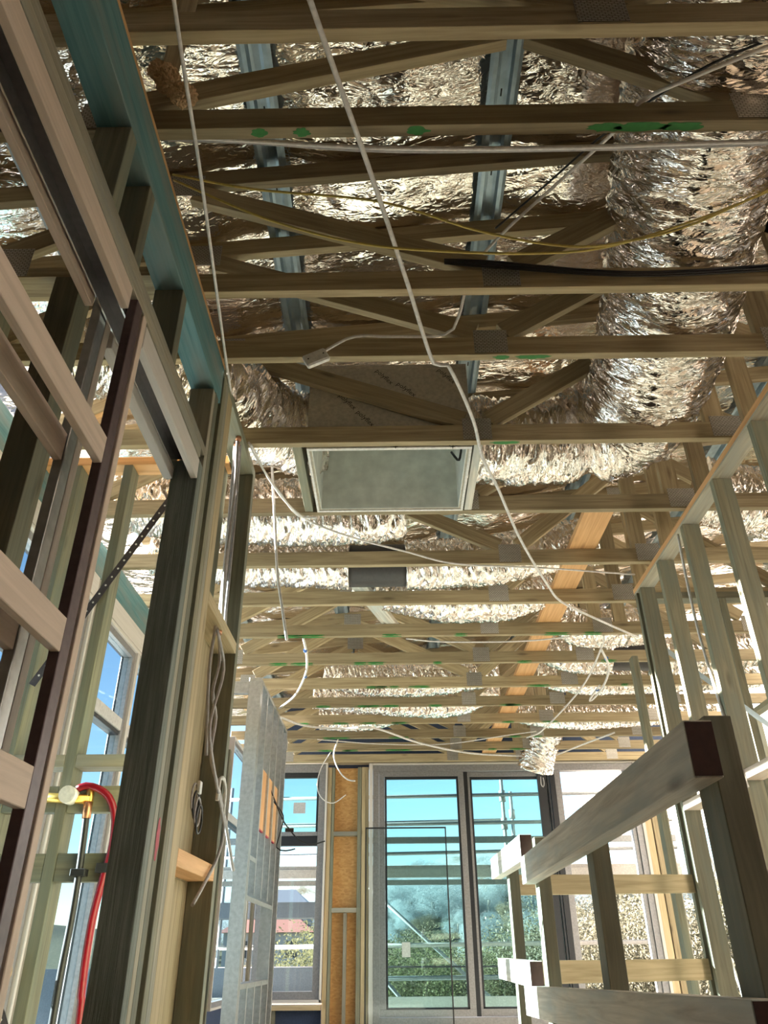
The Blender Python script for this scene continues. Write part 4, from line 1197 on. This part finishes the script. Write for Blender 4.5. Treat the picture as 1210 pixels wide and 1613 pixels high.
tag(board('white_hoarding', (2.74, 11.7, 3.16), (5.2, 9.6, 3.16), 2.08, 0.08, M['concrete']), 'bright white hoarding outside the open door bay on the right', 'hoarding')
tag(bb('parapet', -3.4, -0.86, 10.9, 11.3, 1.14, 1.32, M['roofmetal']), 'blue-grey metal flashing outside the corner window', 'flashing')
tag(bb('metal_fence', -4.5, -0.8, 11.0, 11.06, -3.6, 0.60, M['roofmetal']), 'blue-grey metal screen below the corner window', 'screen')

# pale slabs added outside the windows to bounce sunlight up to the ceiling
bl = struct(thing('added_bounce_floor', '', '', (0, 10, 0))); del bl['label'], bl['category']
bb('bounce_slab', -3.4, 4.2, 9.48, 11.6, -0.30, -0.03, M['concrete'], bl, 0)
bb('bounce_slab', -4.2, -1.77, -2.6, 11.6, -0.31, -0.04, M['concrete'], bl, 0)

# ------------------------------------------------------------------ outside: trees and houses
def crown_mesh(name, n, rx, ry, rz, size, seed, lumps=9):
    rnd = random.Random(seed)
    cs = []
    for k in range(lumps):
        a = rnd.uniform(0, 2 * math.pi); h = rnd.uniform(-0.6, 0.8); q = rnd.uniform(0.25, 0.7)
        cs.append((Vector((math.cos(a) * rx * q, math.sin(a) * ry * q, h * rz)), rnd.uniform(0.35, 0.6)))
    vs, fs = [], []
    for k in range(n):
        c, r = cs[k % lumps]
        d = Vector((rnd.gauss(0, 1), rnd.gauss(0, 1), rnd.gauss(0, 1))).normalized() * rnd.uniform(0.55, 1.0)
        p = c + Vector((d.x * rx * r, d.y * ry * r, d.z * rz * r * 1.1))
        u = Vector((rnd.gauss(0, 1), rnd.gauss(0, 1), rnd.gauss(0, 1))).normalized()
        w = u.orthogonal().normalized()
        s = size * rnd.uniform(0.6, 1.4)
        b = len(vs)
        vs += [tuple(p + u * s), tuple(p + w * s * 0.45), tuple(p - u * s), tuple(p - w * s * 0.45)]
        fs.append((b, b + 1, b + 2, b + 3))
    me = bpy.data.meshes.new(name)
    me.from_pydata(vs, [], fs)
    me.update()
    return me
def trunk_mesh(h, r):
    bm = bmesh.new()
    tube_bm(bm, [(0, 0, 0), (0.05 * h, 0.02 * h, 0.45 * h), (0, 0.03 * h, h)], r, 8, 0.5)
    me = bpy.data.meshes.new('trunk')
    bm.to_mesh(me); bm.free()
    return me
CR = {}
for key, leafm in (('a', 'leaf_a'), ('b', 'leaf_b'), ('c', 'leaf_c')):
    me = crown_mesh('crown_' + key, 48000, 2.3, 2.3, 2.0, 0.030, ord(key), 18)
    me.materials.append(M[leafm]); CR[key] = me
TM = trunk_mesh(3.2, 0.14); TM.materials.append(M['bark'])
def tree(x, y, zb, h, kind, label, group, wide=1.0):
    root = thing('tree', label, 'tree', (x, y, zb), group)
    s = h / 5.2
    root.scale = (s * wide, s * wide, s)
    root.rotation_euler = (0, 0, (x * 7.3 + y * 3.1) % 6.28)
    for (nm, me, z) in (('crown', CR[kind], 3.1), ('trunk', TM, 0.0)):
        o = bpy.data.objects.new(nm, me)
        COL.objects.link(o)
        o.parent = root
        o.location = (0, 0, z)
NEAR = [(-0.8, 19, 5.0, 'a', 'yellow-green bushy tree behind the left far door'), (1.9, 20, 4.7, 'a', 'yellow-green bushy tree right of the loose glass sheet'),
        (4.2, 19, 5.3, 'b', 'olive tree behind the second far door'), (6.3, 18, 5.6, 'b', 'olive brown tree behind the open door bay'),
        (8.3, 18, 5.4, 'a', 'tall yellow-green tree at the right edge of the far doors'), (10.5, 19, 5.6, 'b', 'olive tree seen through the right stud wall'),
        (-2.8, 24, 3.6, 'a', 'low yellow-green tree below the houses'), (0.6, 31, 4.9, 'b', 'brownish tree on the slope behind the left far door'),
        (4.8, 34, 5.0, 'b', 'dull olive tree behind the second far door'), (8.5, 32, 6.0, 'b', 'tall olive tree behind the open bay'),
        (-5.4, 33, 4.0, 'b', 'olive tree left of the houses')]
for (x, y, h, k, lab) in NEAR:
    tree(x, y, ground_z(x, y), h, k, lab, 'trees outside the far windows', 1.15)
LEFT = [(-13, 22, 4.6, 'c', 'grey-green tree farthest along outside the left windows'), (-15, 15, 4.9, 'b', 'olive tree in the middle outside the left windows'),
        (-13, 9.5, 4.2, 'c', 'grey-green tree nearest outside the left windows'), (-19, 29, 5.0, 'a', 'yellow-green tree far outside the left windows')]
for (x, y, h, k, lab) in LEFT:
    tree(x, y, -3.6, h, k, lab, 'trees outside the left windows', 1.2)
rnd = random.Random(11)
spots = []
tries = 0
while len(spots) < 290 and tries < 20000:
    tries += 1
    y = 38 + 192 * rnd.random() ** 0.75; x = rnd.uniform(-0.24, 0.40) * y
    if abs(x + 0.135 * y) < 6 and y < 108:
        continue
    if any((x - a) ** 2 + (y - b) ** 2 < 4.6 ** 2 for a, b in spots):
        continue
    spots.append((x, y))
    h = rnd.uniform(5.2, 7.4) if y > 110 else rnd.uniform(3.4, 4.8)
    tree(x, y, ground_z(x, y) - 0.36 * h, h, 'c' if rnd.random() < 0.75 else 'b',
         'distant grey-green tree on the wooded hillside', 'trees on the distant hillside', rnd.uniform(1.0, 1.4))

def house(x, y, w, d, h, rise, roofm, label):
    z = ground_z(x, y) - 0.5
    root = thing('house', label, 'house', (x, y, z), 'houses across the valley')
    hw = bb('house_wall', x - w / 2, x + w / 2, y - d / 2, y + d / 2, z, z + h, M['housewhite'], root, 0)
    e_ = 0.5
    vs = [(x - w / 2 - e_, y - d / 2 - e_, z + h), (x + w / 2 + e_, y - d / 2 - e_, z + h), (x + w / 2 + e_, y + d / 2 + e_, z + h), (x - w / 2 - e_, y + d / 2 + e_, z + h),
          (x - w / 4, y, z + h + rise), (x + w / 4, y, z + h + rise)]
    poly_obj('house_roof', vs, [(0, 1, 5, 4), (1, 2, 5), (2, 3, 4, 5), (3, 0, 4), (3, 2, 1, 0)], M[roofm], root)
    for k in (-0.28, 0.05, 0.3):
        bb('house_window', x + k * w - 0.5, x + k * w + 0.5, y - d / 2 - 0.03, y - d / 2, z + h * 0.4, z + h * 0.8, M['frame_dark'], hw, 0)
tag(bb('added_bounce_wall', 8.0, 8.4, -9.0, 8.0, -3.6, 7.5, M['cream'], None, 0), 'cream wall added out of view at right to bounce sunlight indoors', 'wall')  # added unseen wall that reflects warm sun in from the right
house(-12.0, 84, 8, 7, 3.4, 1.8, 'tile', 'white house with a red tiled roof seen through the corner window')
house(-13.5, 100, 7, 7, 4.6, 1.9, 'roofmetal', 'white two-storey house with a grey roof behind the red-roofed one')
tag(bb('shed_roof', -14, -5.5, 6.0, 14, -2.2, -2.05, M['roofmetal']), 'grey metal roof below the left windows', 'roof')
